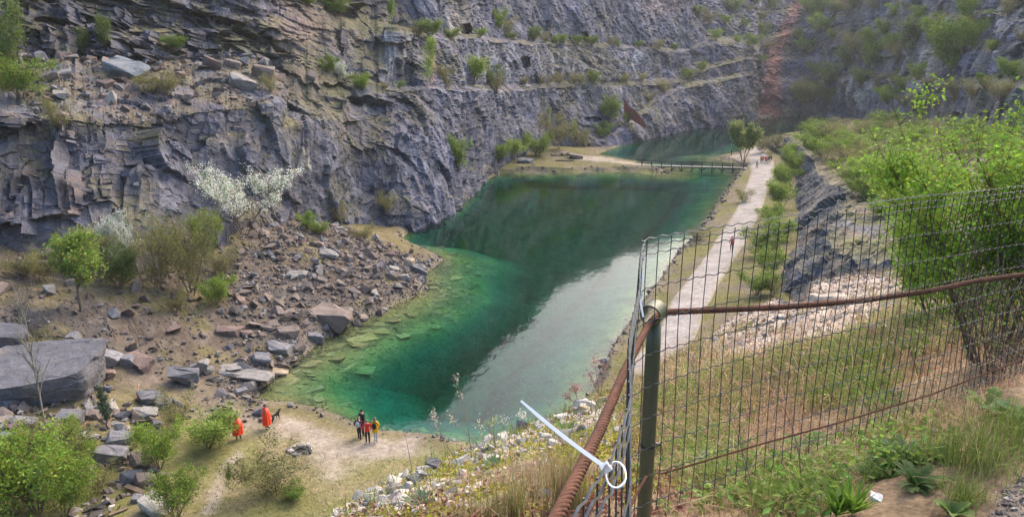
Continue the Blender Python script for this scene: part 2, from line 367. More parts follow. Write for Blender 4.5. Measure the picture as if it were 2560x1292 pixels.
# the red gully at the far end
gx = np.interp(qy, [0, 30, 90, 140, 200, 300], [2000, 1985, 1962, 1935, 1928, 1935])
gw = np.interp(qy, [0, 30, 140, 220, 300], [16, 20, 24, 26, 38])
gul = (1 - sstep(.3, 1.35, np.abs(pxg - gx) / gw + .7 * n2 + .3 * n3)) * (qd > 290)
c = c + (np.array([.29, .125, .095]) * (1 + .3 * n3)[..., None] - c) * (gul * (.92 + .2 * np.clip(n2 * 2, -1, 1)))[..., None]
pk = np.exp(-((pxg - 1660) / 60) ** 2 - ((qy - 15) / 30) ** 2) * .5 + np.exp(-((pxg - 760) / 70) ** 2 - ((qy - 60) / 60) ** 2) * .5
c = c + (np.array([.33, .22, .18]) - c) * pk[..., None]
c = c * np.array([.87, .89, .94])
cliff_me = mesh_np('cliff', PC, grid_faces(ns, nt)[:, ::-1], c, False, [M['rock']])
cliff = tag(link('cliff', cliff_me), 'tall grey limestone quarry wall with ledges all round the lake', kind='structure')

# ------------------------------------------------------------------ the lake's outline and the quarry floor
# shore points (pixels on the water level) with the slope of the bed off that shore and the height of the bank
SH = [(610, 1003, .16, .5), (640, 985, .17, .6), (700, 928, .17, .8), (770, 880, .17, 1.0), (830, 835, .17, 1.2), (900, 800, .17, 1.2), (965, 772, .2, 1.2), (1060, 730, .24, 1.0),
      (1055, 690, .28, .8), (1108, 648, .3, .6), (1060, 622, .4, .5), (1000, 598, 1.5, .6), (1040, 566, 2, .6), (1140, 523, 2, .6), (1176, 492, 2, .6), (1185, 462, 2, .6), (1250, 434, .8, .8),
      (1330, 433, .25, 1.3), (1420, 432, .2, 1.3), (1500, 430, .2, 1.2), (1560, 428, .15, 1.0), (1625, 430, .10, .6), (1665, 436, .05, .2), (1660, 424, .06, .3), (1600, 412, .2, .7), (1545, 404, .4, .8), (1480, 398, .4, .8), (1475, 390, .4, .8),
      (1535, 370, .8, .6), (1600, 349, 1.5, .6), (1700, 325, 1.5, .6), (1800, 312, 1.5, .6), (1880, 300, 1.5, .6), (1950, 288, 1.5, .6), (2100, 291, 1.5, .6), (2080, 320, 1, .8),
      (2000, 338, .8, .8), (1930, 346, .5, .8), (1882, 364, .4, .8), (1840, 385, .4, .6), (1785, 396, .1, .5), (1830, 404, .08, .5), (1865, 418, .1, .6), (1845, 432, .2, .9), (1838, 446, .6, 1.2), (1815, 480, .8, 1.2), (1790, 512, .8, 1.2), (1750, 575, .8, 1.2),
      (1692, 632, .8, 1.2), (1655, 690, .8, 1.3), (1610, 750, .8, 1.3), (1565, 815, .9, 1.4), (1540, 850, .9, 1.4), (1505, 915, .8, 1.4), (1482, 975, .8, 1.2), (1420, 1040, .8, 1.0), (1330, 1100, .6, .6), (1230, 1130, .5, .5), (1180, 1118, .5, .5), (1120, 1108, .6, .5), (1082, 1090, .8, .6),
      (1010, 1083, .9, .6), (945, 1080, .8, .6), (890, 1060, .8, .6), (840, 1038, .7, .6), (800, 1025, .5, .5), (740, 1013, .3, .4), (670, 1010, .2, .4)]
SHP = atz(np.array([s[0] for s in SH], float), np.array([s[1] for s in SH], float), 0.0)[:, :2]
SHT = np.array([[s[2], s[3]] for s in SH])
def poly_sdf(Q, Pg, tags=None):
    """signed distance (positive outside) to a closed outline, and tags blended along it"""
    A = Pg.astype(np.float32); B = np.roll(A, -1, 0); X = np.ascontiguousarray(Q[:, 0], np.float32); Y = np.ascontiguousarray(Q[:, 1], np.float32)
    best = np.full(len(X), 1e18, np.float32); ins = np.zeros(len(X), bool)
    tw = [np.zeros(len(X), np.float32) for _ in range(tags.shape[1])] if tags is not None else None; ww = np.zeros(len(X), np.float32)
    for i in range(len(A)):
        ex, ey = B[i] - A[i]; qx_ = X - A[i, 0]; qy_ = Y - A[i, 1]
        t = np.clip((qx_ * ex + qy_ * ey) * np.float32(1 / (ex * ex + ey * ey + 1e-9)), 0, 1); d2 = (qx_ - t * ex) ** 2 + (qy_ - t * ey) ** 2
        np.minimum(best, d2, out=best)
        if ey != 0: ins ^= ((A[i, 1] > Y) != (B[i, 1] > Y)) & (qx_ < ex / ey * qy_)
        if tags is not None:
            w = 1 / (d2 + np.float32(.5)); w = w * w; j = (i + 1) % len(A)
            for k in range(len(tw)): tw[k] += w * (np.float32(tags[i, k]) + np.float32(tags[j, k] - tags[i, k]) * t)
            ww += w
    d = np.sqrt(best); d[ins] *= -1; d = d.astype(float)
    return (d, np.stack([q / ww for q in tw], -1)) if tags is not None else d
# land heights: thin-plate spline through (px, py, z)
LH = [(-300, 1300, 3.5), (0, 1300, 2.2), (0, 1150, 2.6), (0, 1010, 3.2), (0, 860, 4.6), (0, 760, 6.4), (0, 690, 7.8), (-300, 760, 8), (-300, 900, 6), (150, 1230, 2.0), (150, 1080, 2.4), (150, 780, 5.8), (150, 680, 7.4), (300, 1292, 1.5), (330, 1150, 1.6), (330, 1030, 1.7),
      (330, 950, 2.2), (300, 870, 3.6), (320, 780, 5.2), (320, 680, 7.2), (450, 1230, 1.2), (470, 1050, 1.2), (470, 960, 1.5), (470, 880, 2.7), (480, 780, 4.6), (470, 650, 7.0), (560, 1290, 1.1), (560, 1130, 1.0), (570, 1010, .9), (620, 900, 1.7), (640, 800, 3.5),
      (640, 700, 5.4), (640, 590, 7.2), (760, 1120, .8), (760, 1280, 1.0), (760, 830, 1.8), (760, 740, 3.6), (780, 640, 5.2), (780, 570, 6.0), (860, 760, 1.9), (880, 690, 3.2), (880, 610, 3.6), (950, 720, 1.7), (960, 650, 2.0), (1020, 690, 1.1), (980, 610, 1.0), (900, 1200, .9), (1050, 1200, .9), (1050, 1290, 1.2), (1200, 1200, 1.5),
      (1280, 410, 1.6), (1350, 390, 2.0), (1450, 405, 1.2), (1550, 412, 1.0), (1400, 375, 2.6), (1470, 372, 2.6), (1500, 378, 1.2), (1250, 415, 1.5), (1300, 425, 1.3),
      (1890, 400, 1.6), (1905, 450, 1.6), (1890, 520, 1.6), (1850, 600, 1.6), (1800, 680, 1.6), (1740, 780, 1.7), (1690, 880, 1.8), (1900, 370, 1.7), (1910, 345, 1.8), (1830, 396, .9), (1955, 450, 2.0), (1945, 560, 2.2), (1930, 680, 2.6), (1870, 800, 3.0), (1960, 740, 3.0), (1600, 900, 1.8), (1580, 1050, 2.5), (1800, 950, 5),
      (2100, 700, 3.5), (2000, 400, 2.2), (2200, 330, 4), (2100, 310, 3), (2400, 500, 4)]
LP = atz(np.array([a[0] for a in LH], float), np.array([a[1] for a in LH], float), np.array([a[2] for a in LH]))
def tps_fit(P2, z, lam=1.0):
    n = len(P2); r2 = ((P2[:, None] - P2[None]) ** 2).sum(-1); K = np.where(r2 > 0, r2 * np.log(r2 + 1e-12), 0) * .5 + lam * np.eye(n)
    T = np.c_[np.ones(n), P2]; A = np.zeros((n + 3, n + 3)); A[:n, :n] = K; A[:n, n:] = T; A[n:, :n] = T.T
    return np.linalg.solve(A, np.r_[z, 0, 0, 0])
LC = LP[:, :2] / 30.0; TW = tps_fit(LC, LP[:, 2], 1e-3)
def tps(Q):
    Q = Q / 30.0; r = TW[-3] + Q @ TW[-2:]
    for i in range(len(LC)):
        r2 = ((Q - LC[i]) ** 2).sum(1); r += TW[i] * .5 * r2 * np.log(r2 + 1e-12)
    return r
PATH = [(1540, 1075), (1572, 1010), (1605, 955), (1645, 895), (1690, 830), (1728, 745), (1782, 665), (1830, 595), (1868, 530), (1893, 470), (1905, 430), (1903, 408), (1893, 388), (1895, 368)]
PAP = atz(np.array([p[0] for p in PATH], float), np.array([p[1] for p in PATH], float), 1.6)[:, :2]
tt = np.arange(len(PAP)); pq = np.linspace(0, len(PAP) - 1, 420); PAC = pchip(tt, PAP, pq)
PAW = np.interp(pq, tt, [2.0, 2.0, 2.0, 2.0, 2.05, 2.1, 2.15, 2.2, 2.2, 2.2, 2.6, 3.0, 2.6, 2.0])
def path_dist(Q):
    best = np.full(len(Q), 1e18); wi = np.zeros(len(Q))
    for i in range(0, len(PAC), 3):
        d2 = ((Q - PAC[i]) ** 2).sum(1); m = d2 < best; best[m] = d2[m]; wi[m] = PAW[i]
    return np.sqrt(best) - wi
def floor_z(Q, detail=True):
    Q = np.atleast_2d(np.asarray(Q, float))
    d, tg = poly_sdf(Q, SHP, SHT)
    land = np.clip(tps(Q), .35, 12)
    P3 = np.c_[Q, 0 * Q[:, 0]]
    wob = .8 * fbm(P3 / 5, 3, 71) if detail else 0
    dd_ = d + wob * np.clip(np.abs(d) / 2, 0, 1)
    bank = np.clip(dd_ / np.maximum(tg[:, 1] * .9, .2), 0, 1)                          # the edge rises within a metre or so
    zo = np.minimum(land, tg[:, 1] * bank * .8 + np.maximum(dd_, 0) * .30)
    zi = -np.minimum(.12 + tg[:, 0] * -dd_ + .55 * np.maximum(-dd_ - 7, 0), 8.5)
    z = np.where(d > 0, zo, zi)
    pd = path_dist(Q); pm = 1 - sstep(0, 1.5, pd)
    if detail:
        rough = sstep(1.5, 4, z) * .8 + .15 + .5 * (z < 0)
        f, _ = facet(P3 / 1.5, 72)
        z = z + (1 - pm) * np.where(np.abs(d) < .3, .3, 1) * rough * (.28 * fbm(P3 / 3, 4, 73) + .16 * f)
        z = np.where((d > 0) & (z < .06), .06, z)
    return z
fx = np.arange(-260, 2760, 5.4); fy = np.concatenate([np.arange(1480, 480, -4.3), np.arange(480, 286, -2.0)])
GX, GY = np.meshgrid(fx, fy, indexing='ij')
G2 = atz(GX, GY, 0.6)[..., :2]
Q = G2.reshape(-1, 2)
FZ = floor_z(Q)
FP = np.c_[Q, FZ]
fd, ft = poly_sdf(Q, SHP, SHT)
P3 = np.c_[Q, 0 * FZ]
a1, a2, a3 = fbm(P3 / 7, 4, 81), fbm(P3 / 2.2, 4, 82), fbm(P3 / .8, 3, 83)
def region(pts, z=.9):
    pg = atz(np.array([p[0] for p in pts], float), np.array([p[1] for p in pts], float), z)[:, :2]
    return lambda Q: poly_sdf(Q, pg)
r_beach = region([(330, 940), (480, 975), (640, 1010), (800, 1025), (945, 1080), (1020, 1085), (1040, 1120), (960, 1140), (880, 1165), (830, 1210), (790, 1180), (720, 1110), (640, 1080), (560, 1060), (420, 1000), (300, 1000)])
r_trail = region([(595, 1130), (610, 1140), (560, 1200), (540, 1292), (510, 1292), (530, 1200)])
r_spit = region([(1420, 400), (1500, 400), (1610, 411), (1640, 418), (1560, 411), (1440, 405)])
r_beach2 = region([(1780, 395), (1860, 385), (1900, 350), (1915, 352), (1905, 400), (1890, 412), (1860, 402)])
r_right = region([(1880, 330), (2000, 330), (2600, 400), (2600, 1000), (1500, 1100), (1480, 985), (1575, 810), (1680, 645), (1790, 512), (1840, 440), (1860, 400)])
r_spitg = region([(1180, 470), (1260, 436), (1640, 432), (1600, 405), (1480, 392), (1400, 350), (1250, 380)], 1)
scree = mixc(np.ones(FP.shape) * np.array([.105, .082, .064]), (.088, .079, .074), sstep(-.2, .4, a2)); scree = mixc(scree, (.19, .158, .13), sstep(.1, .5, a3) * .6)
mossy = mixc(np.ones(FP.shape) * np.array([.15, .13, .045]), (.18, .145, .08), sstep(-.3, .4, a3))
grassc = mixc(np.ones(FP.shape) * np.array([.160, .155, .055]), (.215, .18, .10), sstep(-.25, .35, a2 + .5 * a1))
sand = mixc(np.ones(FP.shape) * np.array([.31, .265, .22]), (.24, .205, .165), sstep(-.2, .5, a2))
gcol = scree.copy()
gq = sstep(-.2, .2, a1 + .6 * a2)
gcol = gcol + (mossy - gcol) * (gq * .75)[:, None]
r_lawn = region([(-200, 1500), (-200, 1180), (200, 1120), (330, 1010), (480, 985), (640, 1060), (720, 1000), (830, 1010), (1000, 1080), (1200, 1100), (1400, 1200), (1300, 1500)])
wl = 1 - sstep(-2.5, 2.0, r_lawn(Q) + 3 * a1)
gcol = gcol + (grassc - gcol) * (wl * .92)[:, None]
wr = 1 - sstep(-2, 2, r_right(Q) + 2 * a2)
gcol = gcol + (mixc(grassc, (.185, .155, .12), sstep(-.1, .5, a2)) * .85 - gcol) * (wr * .9)[:, None]
ws_ = 1 - sstep(-2, 2, r_spitg(Q) + 2 * a2)
gcol = gcol + (mixc(grassc, (.20, .165, .12), sstep(-.1, .5, a2)) * .8 - gcol) * (ws_ * .9)[:, None]
wb_ = 1 - sstep(-1.8, 1.2, r_beach(Q) + 2.4 * a2 + 1.6 * a1)
gcol = gcol + (mixc(sand, (.175, .135, .105), (1 - sstep(-22, -14, Q[:, 0])) * .9) - gcol) * (wb_ * .95)[:, None]
gcol = gcol + (sand - gcol) * ((1 - sstep(-.35, .35, r_trail(Q) + .5 * a3)) * .8)[:, None]
gcol = gcol + (sand * 1.2 - gcol) * (1 - sstep(-.5, .5, r_spit(Q) + .7 * a3))[:, None]
gcol = gcol + (sand * .9 - gcol) * (1 - sstep(-1, 1, r_beach2(Q) + a3))[:, None]
edge = np.exp(-(np.maximum(fd, 0) / .9) ** 2) * (fd > 0)
gcol = gcol + (np.array([.20, .17, .14]) - gcol) * (edge * .7 * (1 - wb_))[:, None]
bedc = mixc(np.ones(FP.shape) * np.array([.34, .30, .12]), (.20, .19, .09), sstep(-.2, .4, a2))
bedc = mixc(bedc, (.175, .215, .19), sstep(1.0, 4, -FZ))
gcol = np.where((fd < 0)[:, None], bedc, gcol)
ground = tag(link('ground', mesh_np('ground', FP, grid_faces(len(fx), len(fy))[:, ::-1], gcol, False, [M['ground']])), 'quarry floor of scree, grass and trodden earth around the lake', kind='structure')

# gravel road along the right shore
pt = np.gradient(PAC, axis=0); pn = np.stack([pt[:, 1], -pt[:, 0]], -1) / np.linalg.norm(pt, axis=1)[:, None]
cr = np.linspace(-1, 1, 25)
wv = 1 + .10 * fbm(np.stack([pq * 2, 0 * pq, 0 * pq], -1), 3, 86)
RP = PAC[:, None] + pn[:, None] * (cr[None, :] * (PAW * wv)[:, None])[..., None]
RZ = floor_z(RP.reshape(-1, 2), False).reshape(RP.shape[:2]) + .10 + .03 * (1 - cr[None] ** 2) - .20 * sstep(.86, 1.0, np.abs(cr))[None]
R3 = np.dstack([RP, RZ]); rn1, rn2 = fbm(R3 / 3, 3, 87), fbm(R3 / .7, 3, 88)
rc = mixc(np.ones(R3.shape) * np.array([.33, .30, .28]), (.26, .235, .215), sstep(-.3, .4, rn1)); rc *= (1 + .18 * rn2)[..., None]
rc = mixc(rc, (.22, .20, .10), sstep(.70, 1.0, np.abs(cr)[None] + .35 * rn2) * .8)
road = tag(link('gravel_road', mesh_np('gravel_road', R3, grid_faces(len(pq), 25), rc, True, [M['ground']])), 'pale gravel road running along the right shore of the lake', kind='structure')

# ------------------------------------------------------------------ the rocky terrace right of the road
TS = [[(2300, 1000, 52), (2420, 800, 56), (2500, 640, 60), (2700, 520, 75), (2900, 420, 95), (3200, 380, 110)],
      [(2030, 860, 60), (2080, 760, 61.5), (2150, 650, 63.5), (2330, 520, 84), (2500, 410, 110), (2800, 360, 130)],
      [(1958, 760, 71), (2005, 690, 71.8), (2085, 610, 73), (2165, 520, 86), (2310, 410, 118), (2570, 338, 146)],
      [(1962, 650, 89), (2020, 580, 90), (2115, 492, 91), (2200, 435, 108), (2330, 375, 138), (2500, 330, 166)],
      [(1980, 530, 119), (2010, 485, 118.5), (2052, 435, 119), (2120, 390, 138), (2220, 345, 178), (2360, 316, 200)],
      [(1986, 440, 154), (1996, 410, 155), (2006, 378, 157), (2052, 352, 180), (2130, 328, 214), (2250, 300, 240)],
      [(1945, 376, 186), (1955, 363, 189), (1968, 349, 193), (2020, 338, 206), (2090, 320, 238), (2185, 300, 270)],
      [(1915, 360, 204), (1922, 353, 207), (1936, 346, 211), (1990, 342, 216), (2060, 334, 224), (2130, 322, 236)],
      [(1912, 366, 207), (1918, 362, 210), (1932, 358, 214), (1990, 354, 219), (2060, 345, 227), (2130, 332, 239)]]
TA = np.array(TS, float); TKEY = at(TA[..., 0], TA[..., 1], TA[..., 2])
TKEY[-1, :, 2] = -4.0; TKEY = np.concatenate([TKEY[:, :1] - np.array([0, 0, 6.0]), TKEY], 1)
sq2 = np.linspace(0, len(TS) - 1, 420); TK = pchip(np.arange(len(TS)), TKEY, sq2)
_tn = np.stack([sq2 * 9, 0 * sq2, 0 * sq2], -1); TK[:, 3] += np.stack([1.3 * fbm(_tn, 4, 131), 1.0 * fbm(_tn, 4, 132), 1.1 * fbm(_tn, 4, 133)], -1); TK[:, 2] += np.stack([1.0 * fbm(_tn * 1.3, 4, 134), .8 * fbm(_tn, 4, 135), .6 * fbm(_tn, 4, 136)], -1)
cn2 = [6, 44, 50, 36, 34, 24]; tl2 = np.concatenate([i + np.arange(c_) / c_ for i, c_ in enumerate(cn2)] + [[len(cn2)]])
kk = np.minimum(tl2.astype(int), len(cn2) - 1); f_ = tl2 - kk
TP = TK[:, kk] * (1 - f_)[None, :, None] + TK[:, kk + 1] * f_[None, :, None]
TN = grid_normals(TP); TN *= np.sign((TN * (np.array([0, 0, 60]) - TP)).sum(-1))[..., None]
ts = tl2[None] + 0 * sq2[:, None]
face = 1 - sstep(2.9, 3.25, ts)
t1, tr1 = facet(bed(TP, 1.0, (.35, .94), (1 / 34., 1 / 13., 1 / 9.)), 101); t2, tr2 = facet(bed(TP, 1.0, (.35, .94), (1 / 5., 1 / 2.4, 1 / 1.2)), 102); t3, tr3 = facet(TP / .8, 103)
td = face * (.7 * t1 + .28 * t2 + .08 * t3 + .12 * fbm(TP / 1.5, 3, 109)) + (1 - face) * (.8 * fbm(TP / 9, 4, 104) + .2 * t2) + .5 * fbm(TP / 12, 3, 105)
TP = TP + TN * (td * sstep(.6, 1.2, ts))[..., None]
TN2 = grid_normals(TP); TN2 *= np.sign(TN2[..., 2:3] + 1e-9)
b1, b2, b3 = fbm(TP / 9, 4, 106), fbm(TP / 2.5, 4, 107), fbm(TP / .9, 3, 108)
tc_ = np.ones(TP.shape) * np.array([.105, .108, .122]) * (1 + .2 * tr1 + .2 * tr2)[..., None]
tc_ = mixc(tc_, (.17, .135, .105), sstep(.05, .45, b2 + .4 * b1) * .7)
tc_ = mixc(tc_, (.30, .24, .19), face * np.exp(-((ts - 2.8) / .16) ** 2) * sstep(-.1, .4, b2) * (sq2[:, None] < 2.6) * .8)
tg_ = mixc(np.ones(TP.shape) * np.array([.115, .115, .04]), (.15, .118, .085), sstep(-.2, .4, b2))
tm = (1 - face) * sstep(-.55, .0, b1 + .5 * b2 + .1) + face * sstep(.72, .9, TN2[..., 2] + .15 * b2) * .7
tc_ = tc_ + (tg_ - tc_) * np.clip(tm, 0, 1)[..., None]
tc_ = mixc(tc_, (.55, .50, .44), (1 - face) * np.exp(-((ts - 4.1 - .25 * np.sin(sq2 * 2.0)[:, None]) / .10) ** 2) * (sq2[:, None] > 4.2))   # a pale upper track
terrace = tag(link('rock_terrace', mesh_np('rock_terrace', TP, grid_faces(len(sq2), len(tl2)), tc_, False, [M['rock']])), 'dark slabby rock terrace with scrub on top beside the gravel road', kind='structure')

# ------------------------------------------------------------------ the bank at the camera's feet
BS = [(-600, (1900, 2.0), (1750, 3.0), (1650, 4.2), (1620, 5)), (300, (1750, 2.1), (1560, 3.3), (1480, 4.8), (1460, 6)), (600, (1700, 2.2), (1480, 3.6), (1400, 5.5), (1385, 7)),
      (850, (1600, 2.2), (1420, 4.0), (1320, 6), (1294, 8)), (1000, (1550, 2.2), (1350, 4), (1250, 6.5), (1218, 8.5)), (1150, (1500, 2.2), (1300, 3.8), (1190, 7), (1132, 9.5)),
      (1300, (1480, 2.2), (1270, 3.6), (1140, 7), (1072, 10.5)), (1420, (1440, 2.1), (1230, 3.8), (1100, 7.5), (1028, 11.5)), (1520, (1400, 2.1), (1200, 4), (1060, 8), (985, 12.5)),
      (1650, (1380, 2.1), (1150, 4.5), (1000, 9), (925, 14.5)), (1750, (1380, 2.1), (1120, 5), (950, 10), (855, 17)), (1830, (1380, 2.15), (1100, 5), (920, 11), (795, 21)),
      (1930, (1360, 2.2), (1060, 5.5), (880, 11), (757, 23)), (2010, (1310, 2.3), (1030, 5.5), (840, 12), (752, 21)), (2035, (1300, 2.3), (1025, 5.5), (835, 12), (703, 25)), (2200, (1190, 2.5), (980, 5.0), (800, 12), (682, 26)),
      (2350, (1130, 2.6), (960, 4.5), (780, 11), (662, 25)), (2560, (945, 3.0), (900, 3.8), (760, 9), (640, 22)), (3000, (940, 3.0), (890, 4), (750, 9), (640, 20))]
bpx = np.array([b[0] for b in BS], float)
bq = np.concatenate([np.arange(-600, 560, 25.0), np.arange(560, 2680, 3.6), np.arange(2680, 3001, 25.0)])
BPY = pchip(bpx, np.array([[k[0] for k in b[1:]] for b in BS], float), bq); BD = pchip(bpx, np.array([[k[1] for k in b[1:]] for b in BS], float), bq)
bl = np.stack([bq / 40, 0 * bq, 0 * bq], -1); BPY[:, 3] += 7 * fbm(bl, 4, 111)
BK = at(bq[:, None] + 0 * BPY, BPY, BD)
r0 = rays(bq, bq * 0 + 646); r0 = r0 / r0[:, 1:2]
A0 = np.c_[r0[:, 0] * .2, r0[:, 1] * .2, 0 * bq + 23.72]; A1 = np.c_[r0[:, 0] * 1.2, r0[:, 1] * 1.2, 0 * bq + 23.72]
cdir = BK[:, 3] * np.array([1, 1, 0]); cdir /= np.linalg.norm(cdir, axis=1)[:, None]
E1 = BK[:, 3] + cdir * 1.2 - np.array([0, 0, 1.4]); E2 = BK[:, 3] + cdir * 6; E2[:, 2] = BK[:, 3, 2] - 9; E3 = BK[:, 3] + cdir * 13; E3[:, 2] = -1
BKK = np.concatenate([A0[:, None], A1[:, None], BK, E1[:, None], E2[:, None], E3[:, None]], 1)
cn3 = [4, 24, 70, 66, 66, 12, 12, 8]; tl3 = np.concatenate([i + np.arange(c_) / c_ for i, c_ in enumerate(cn3)] + [[len(cn3)]])
kb = np.minimum(tl3.astype(int), len(cn3) - 1); fb_ = tl3 - kb
BP = BKK[:, kb] * (1 - fb_)[None, :, None] + BKK[:, kb + 1] * fb_[None, :, None]
bs = tl3[None] + 0 * bq[:, None]; bpx_ = bq[:, None] + 0 * tl3[None]
bdist = np.linalg.norm(BP[..., :2], axis=-1)
g1, g2, g3 = fbm(BP / 2.4, 4, 112), fbm(BP / .5, 4, 113), fbm(BP / .12, 3, 114)
BP[..., 2] += np.clip(bdist / 6, .15, 1) * (.22 * g1 + .10 * g2) + .018 * g3
bfa, bfr = facet(BP / 2.0, 115); BP[..., 2] += sstep(5, 5.6, bs) * .7 * bfa
qx, qy, qd = proj(BP)
bc = mixc(np.ones(BP.shape) * np.array([.20, .14, .09]), (.25, .185, .115), sstep(-.3, .3, g2)); bc = mixc(bc, (.12, .085, .058), sstep(.1, .5, g3) * .6)
straw = sstep(1500, 1720, bpx_)
bc = mixc(bc, (.30, .195, .13), straw * sstep(-.2, .4, g2 + .4 * g1) * .7)
moss = (1 - sstep(1560, 1900, bpx_)) * sstep(.02, .22, g2 + .5 * g1) * sstep(2.1, 2.6, bs)
mossc = mixc(np.ones(BP.shape) * np.array([.27, .24, .035]), (.19, .19, .04), sstep(-.3, .3, g3))
bc = bc + (mossc - bc) * (moss * .85)[..., None]
gr = straw * sstep(.1, .4, g1 + .4 * g2 + .1) * .55
bc = mixc(bc, (.14, .17, .06), gr)
def blob(x, y, rx, ry): return np.exp(-((qx - x) / rx) ** 2 - ((qy - y) / ry) ** 2)
rub = np.clip(1.2 * blob(1000, 1230, 170, 45) + 1.2 * blob(1230, 1110, 120, 45) + blob(1430, 1040, 110, 45) + blob(880, 1292, 90, 40), 0, 1) * sstep(-.35, .15, g2 + .3)
mound = np.clip(1.5 * blob(1850, 830, 140, 75) + 1.5 * blob(2010, 785, 150, 75) + 1.5 * blob(2140, 735, 160, 62), 0, 1) * sstep(-.4, .2, g2 + .25)
lime = mixc(np.ones(BP.shape) * np.array([.33, .27, .225]), (.42, .36, .31), sstep(-.3, .3, g3))
bc = bc + (lime - bc) * np.clip(np.maximum(rub * .75, mound * .9), 0, 1)[..., None]
trk = sstep(.35, .65, blob(2620, 1330, 190, 170) + .12 * g2)
bc = mixc(bc, (.20, .165, .135), trk)
bank = tag(link('bank', mesh_np('bank', BP, grid_faces(len(bq), len(tl3))[:, ::-1], bc, False, [M['bank']])), 'near slope of soil, moss and limestone rubble under the fence', kind='structure')

# ------------------------------------------------------------------ water: a clear body, tinted by what it absorbs
def _water(t, out):
    fr_ = N(t, 'Fresnel', IOR=1.333); gl = N(t, 'BsdfGlossy', Roughness=.05); tr = N(t, 'BsdfRefraction', IOR=1.333, Roughness=.0); mx = N(t, 'MixShader')
    tc = N(t, 'TexCoord').outputs['Object']
    mp = N(t, 'Mapping'); mp.inputs['Scale'].default_value = (1.0, .45, 1.0); t.links.new(tc, mp.inputs[0])
    n1 = N(t, 'TexNoise', Scale=1.6, Detail=3.0); n2 = N(t, 'TexNoise', Scale=.12, Detail=2.0)
    t.links.new(mp.outputs[0], n1.inputs['Vector']); t.links.new(tc, n2.inputs['Vector'])
    mu = N(t, 'Math', operation='MULTIPLY'); t.links.new(n1.outputs[0], mu.inputs[0]); t.links.new(ramp(t, n2.outputs[0], [(.35, (.25,) * 3), (.65, (1,) * 3)]), mu.inputs[1])
    bp = N(t, 'Bump', Strength=.13, Distance=.12); t.links.new(mu.outputs[0], bp.inputs['Height'])
    t.links.new(bp.outputs[0], fr_.inputs['Normal']); t.links.new(bp.outputs[0], tr.inputs['Normal']); t.links.new(bp.outputs[0], gl.inputs['Normal'])
    t.links.new(fr_.outputs[0], mx.inputs[0]); t.links.new(tr.outputs[0], mx.inputs[1]); t.links.new(gl.outputs[0], mx.inputs[2]); t.links.new(mx.outputs[0], out.inputs[0])
    va = N(t, 'VolumeAbsorption', Density=1.0); va.inputs['Color'].default_value = (.58, .936, .903, 1); t.links.new(va.outputs[0], out.inputs['Volume'])
M['water'] = mat('lake_water', _water)
w0 = (-70, 25, -12); w1 = (230, 420, 0)
wv_ = [(x, y, z) for z in (w0[2], 0.0) for (x, y) in ((w0[0], w0[1]), (w1[0], w0[1]), (w1[0], w1[1]), (w0[0], w1[1]))]
water = tag(link('water', mesh_np('water', wv_, [np.array([(3, 2, 1, 0), (4, 5, 6, 7), (0, 1, 5, 4), (1, 2, 6, 5), (2, 3, 7, 6), (3, 0, 4, 7)])], None, False, [M['water']])), 'clear emerald green lake filling the quarry', kind='structure')
# ------------------------------------------------------------------ finding the ground under a pixel or a plan point
bpy.context.view_layer.update()
from mathutils.bvhtree import BVHTree
_dg = bpy.context.evaluated_depsgraph_get()
SOLID = [cliff, ground, terrace, bank, road]
TREE = {o.name: BVHTree.FromObject(o, _dg) for o in SOLID}
def hit(px, py, objs=None):
    o = Vector((0, 0, CAMZ)); d = Vector(rays(float(px), float(py))); best = None
    for ob in (objs or SOLID):
        loc, n, _, ok = TREE[ob.name].ray_cast(o, d)
        if loc is not None and (best is None or (loc - o).length < best[1]): best = (loc.copy(), (loc - o).length, n.copy())
    if best is None and py < 1500: return hit(px, py + 8, objs)      # just above a crest: take the crest
    return best[0] if best else None
def drop(x, y, top=60.0, objs=None):
    best = None
    for ob in (objs or SOLID):
        loc, n, _, ok = TREE[ob.name].ray_cast(Vector((x, y, top)), Vector((0, 0, -1)))
        if loc is not None and (best is None or loc.z > best): best = loc.z
    return best
def depth(p): return p[1] * cp - (p[2] - CAMZ) * sp
def sample_grid(P, w, n, r=rng):
    a = P[1:, :-1] - P[:-1, :-1]; b = P[:-1, 1:] - P[:-1, :-1]; ar = np.linalg.norm(np.cross(a, b), axis=-1) * w[:-1, :-1]
    cdf = np.cumsum(ar.ravel()); k = np.searchsorted(cdf, r.random(n) * cdf[-1]); i, j = np.unravel_index(np.minimum(k, ar.size - 1), ar.shape)
    s, t = r.random(n)[:, None], r.random(n)[:, None]
    return (P[i, j] * (1 - s) * (1 - t) + P[i + 1, j] * s * (1 - t) + P[i, j + 1] * (1 - s) * t + P[i + 1, j + 1] * s * t), i, j

# ------------------------------------------------------------------ stones
def hull(pts):
    bm = bmesh.new()
    for p in pts: bm.verts.new(p)
    r = bmesh.ops.convex_hull(bm, input=bm.verts)
    bmesh.ops.delete(bm, geom=[v for v in bm.verts if not v.link_faces], context='VERTS')
    bmesh.ops.triangulate(bm, faces=bm.faces[:]); bmesh.ops.recalc_face_normals(bm, faces=bm.faces[:])
    bm.verts.index_update(); V = np.array([v.co[:] for v in bm.verts]); T = np.array([[v.index for v in f.verts] for f in bm.faces]); bm.free(); return V, T
def stone_shape(r, n=13):           # an angular block about one unit across
    p = r.uniform(-.5, .5, (n, 3)); p = p / np.maximum(np.abs(p).max(1), .30)[:, None] * .5
    p *= np.array([1, r.uniform(.6, .95), r.uniform(.35, .7)]); return hull(p)
SHAPES = [stone_shape(np.random.default_rng(300 + i), 11 + i % 4) for i in range(14)]
GREY, BROWN, RED, PALE, WHITE = (.155, .157, .175), (.175, .145, .128), (.165, .122, .11), (.235, .225, .215), (.46, .43, .40)
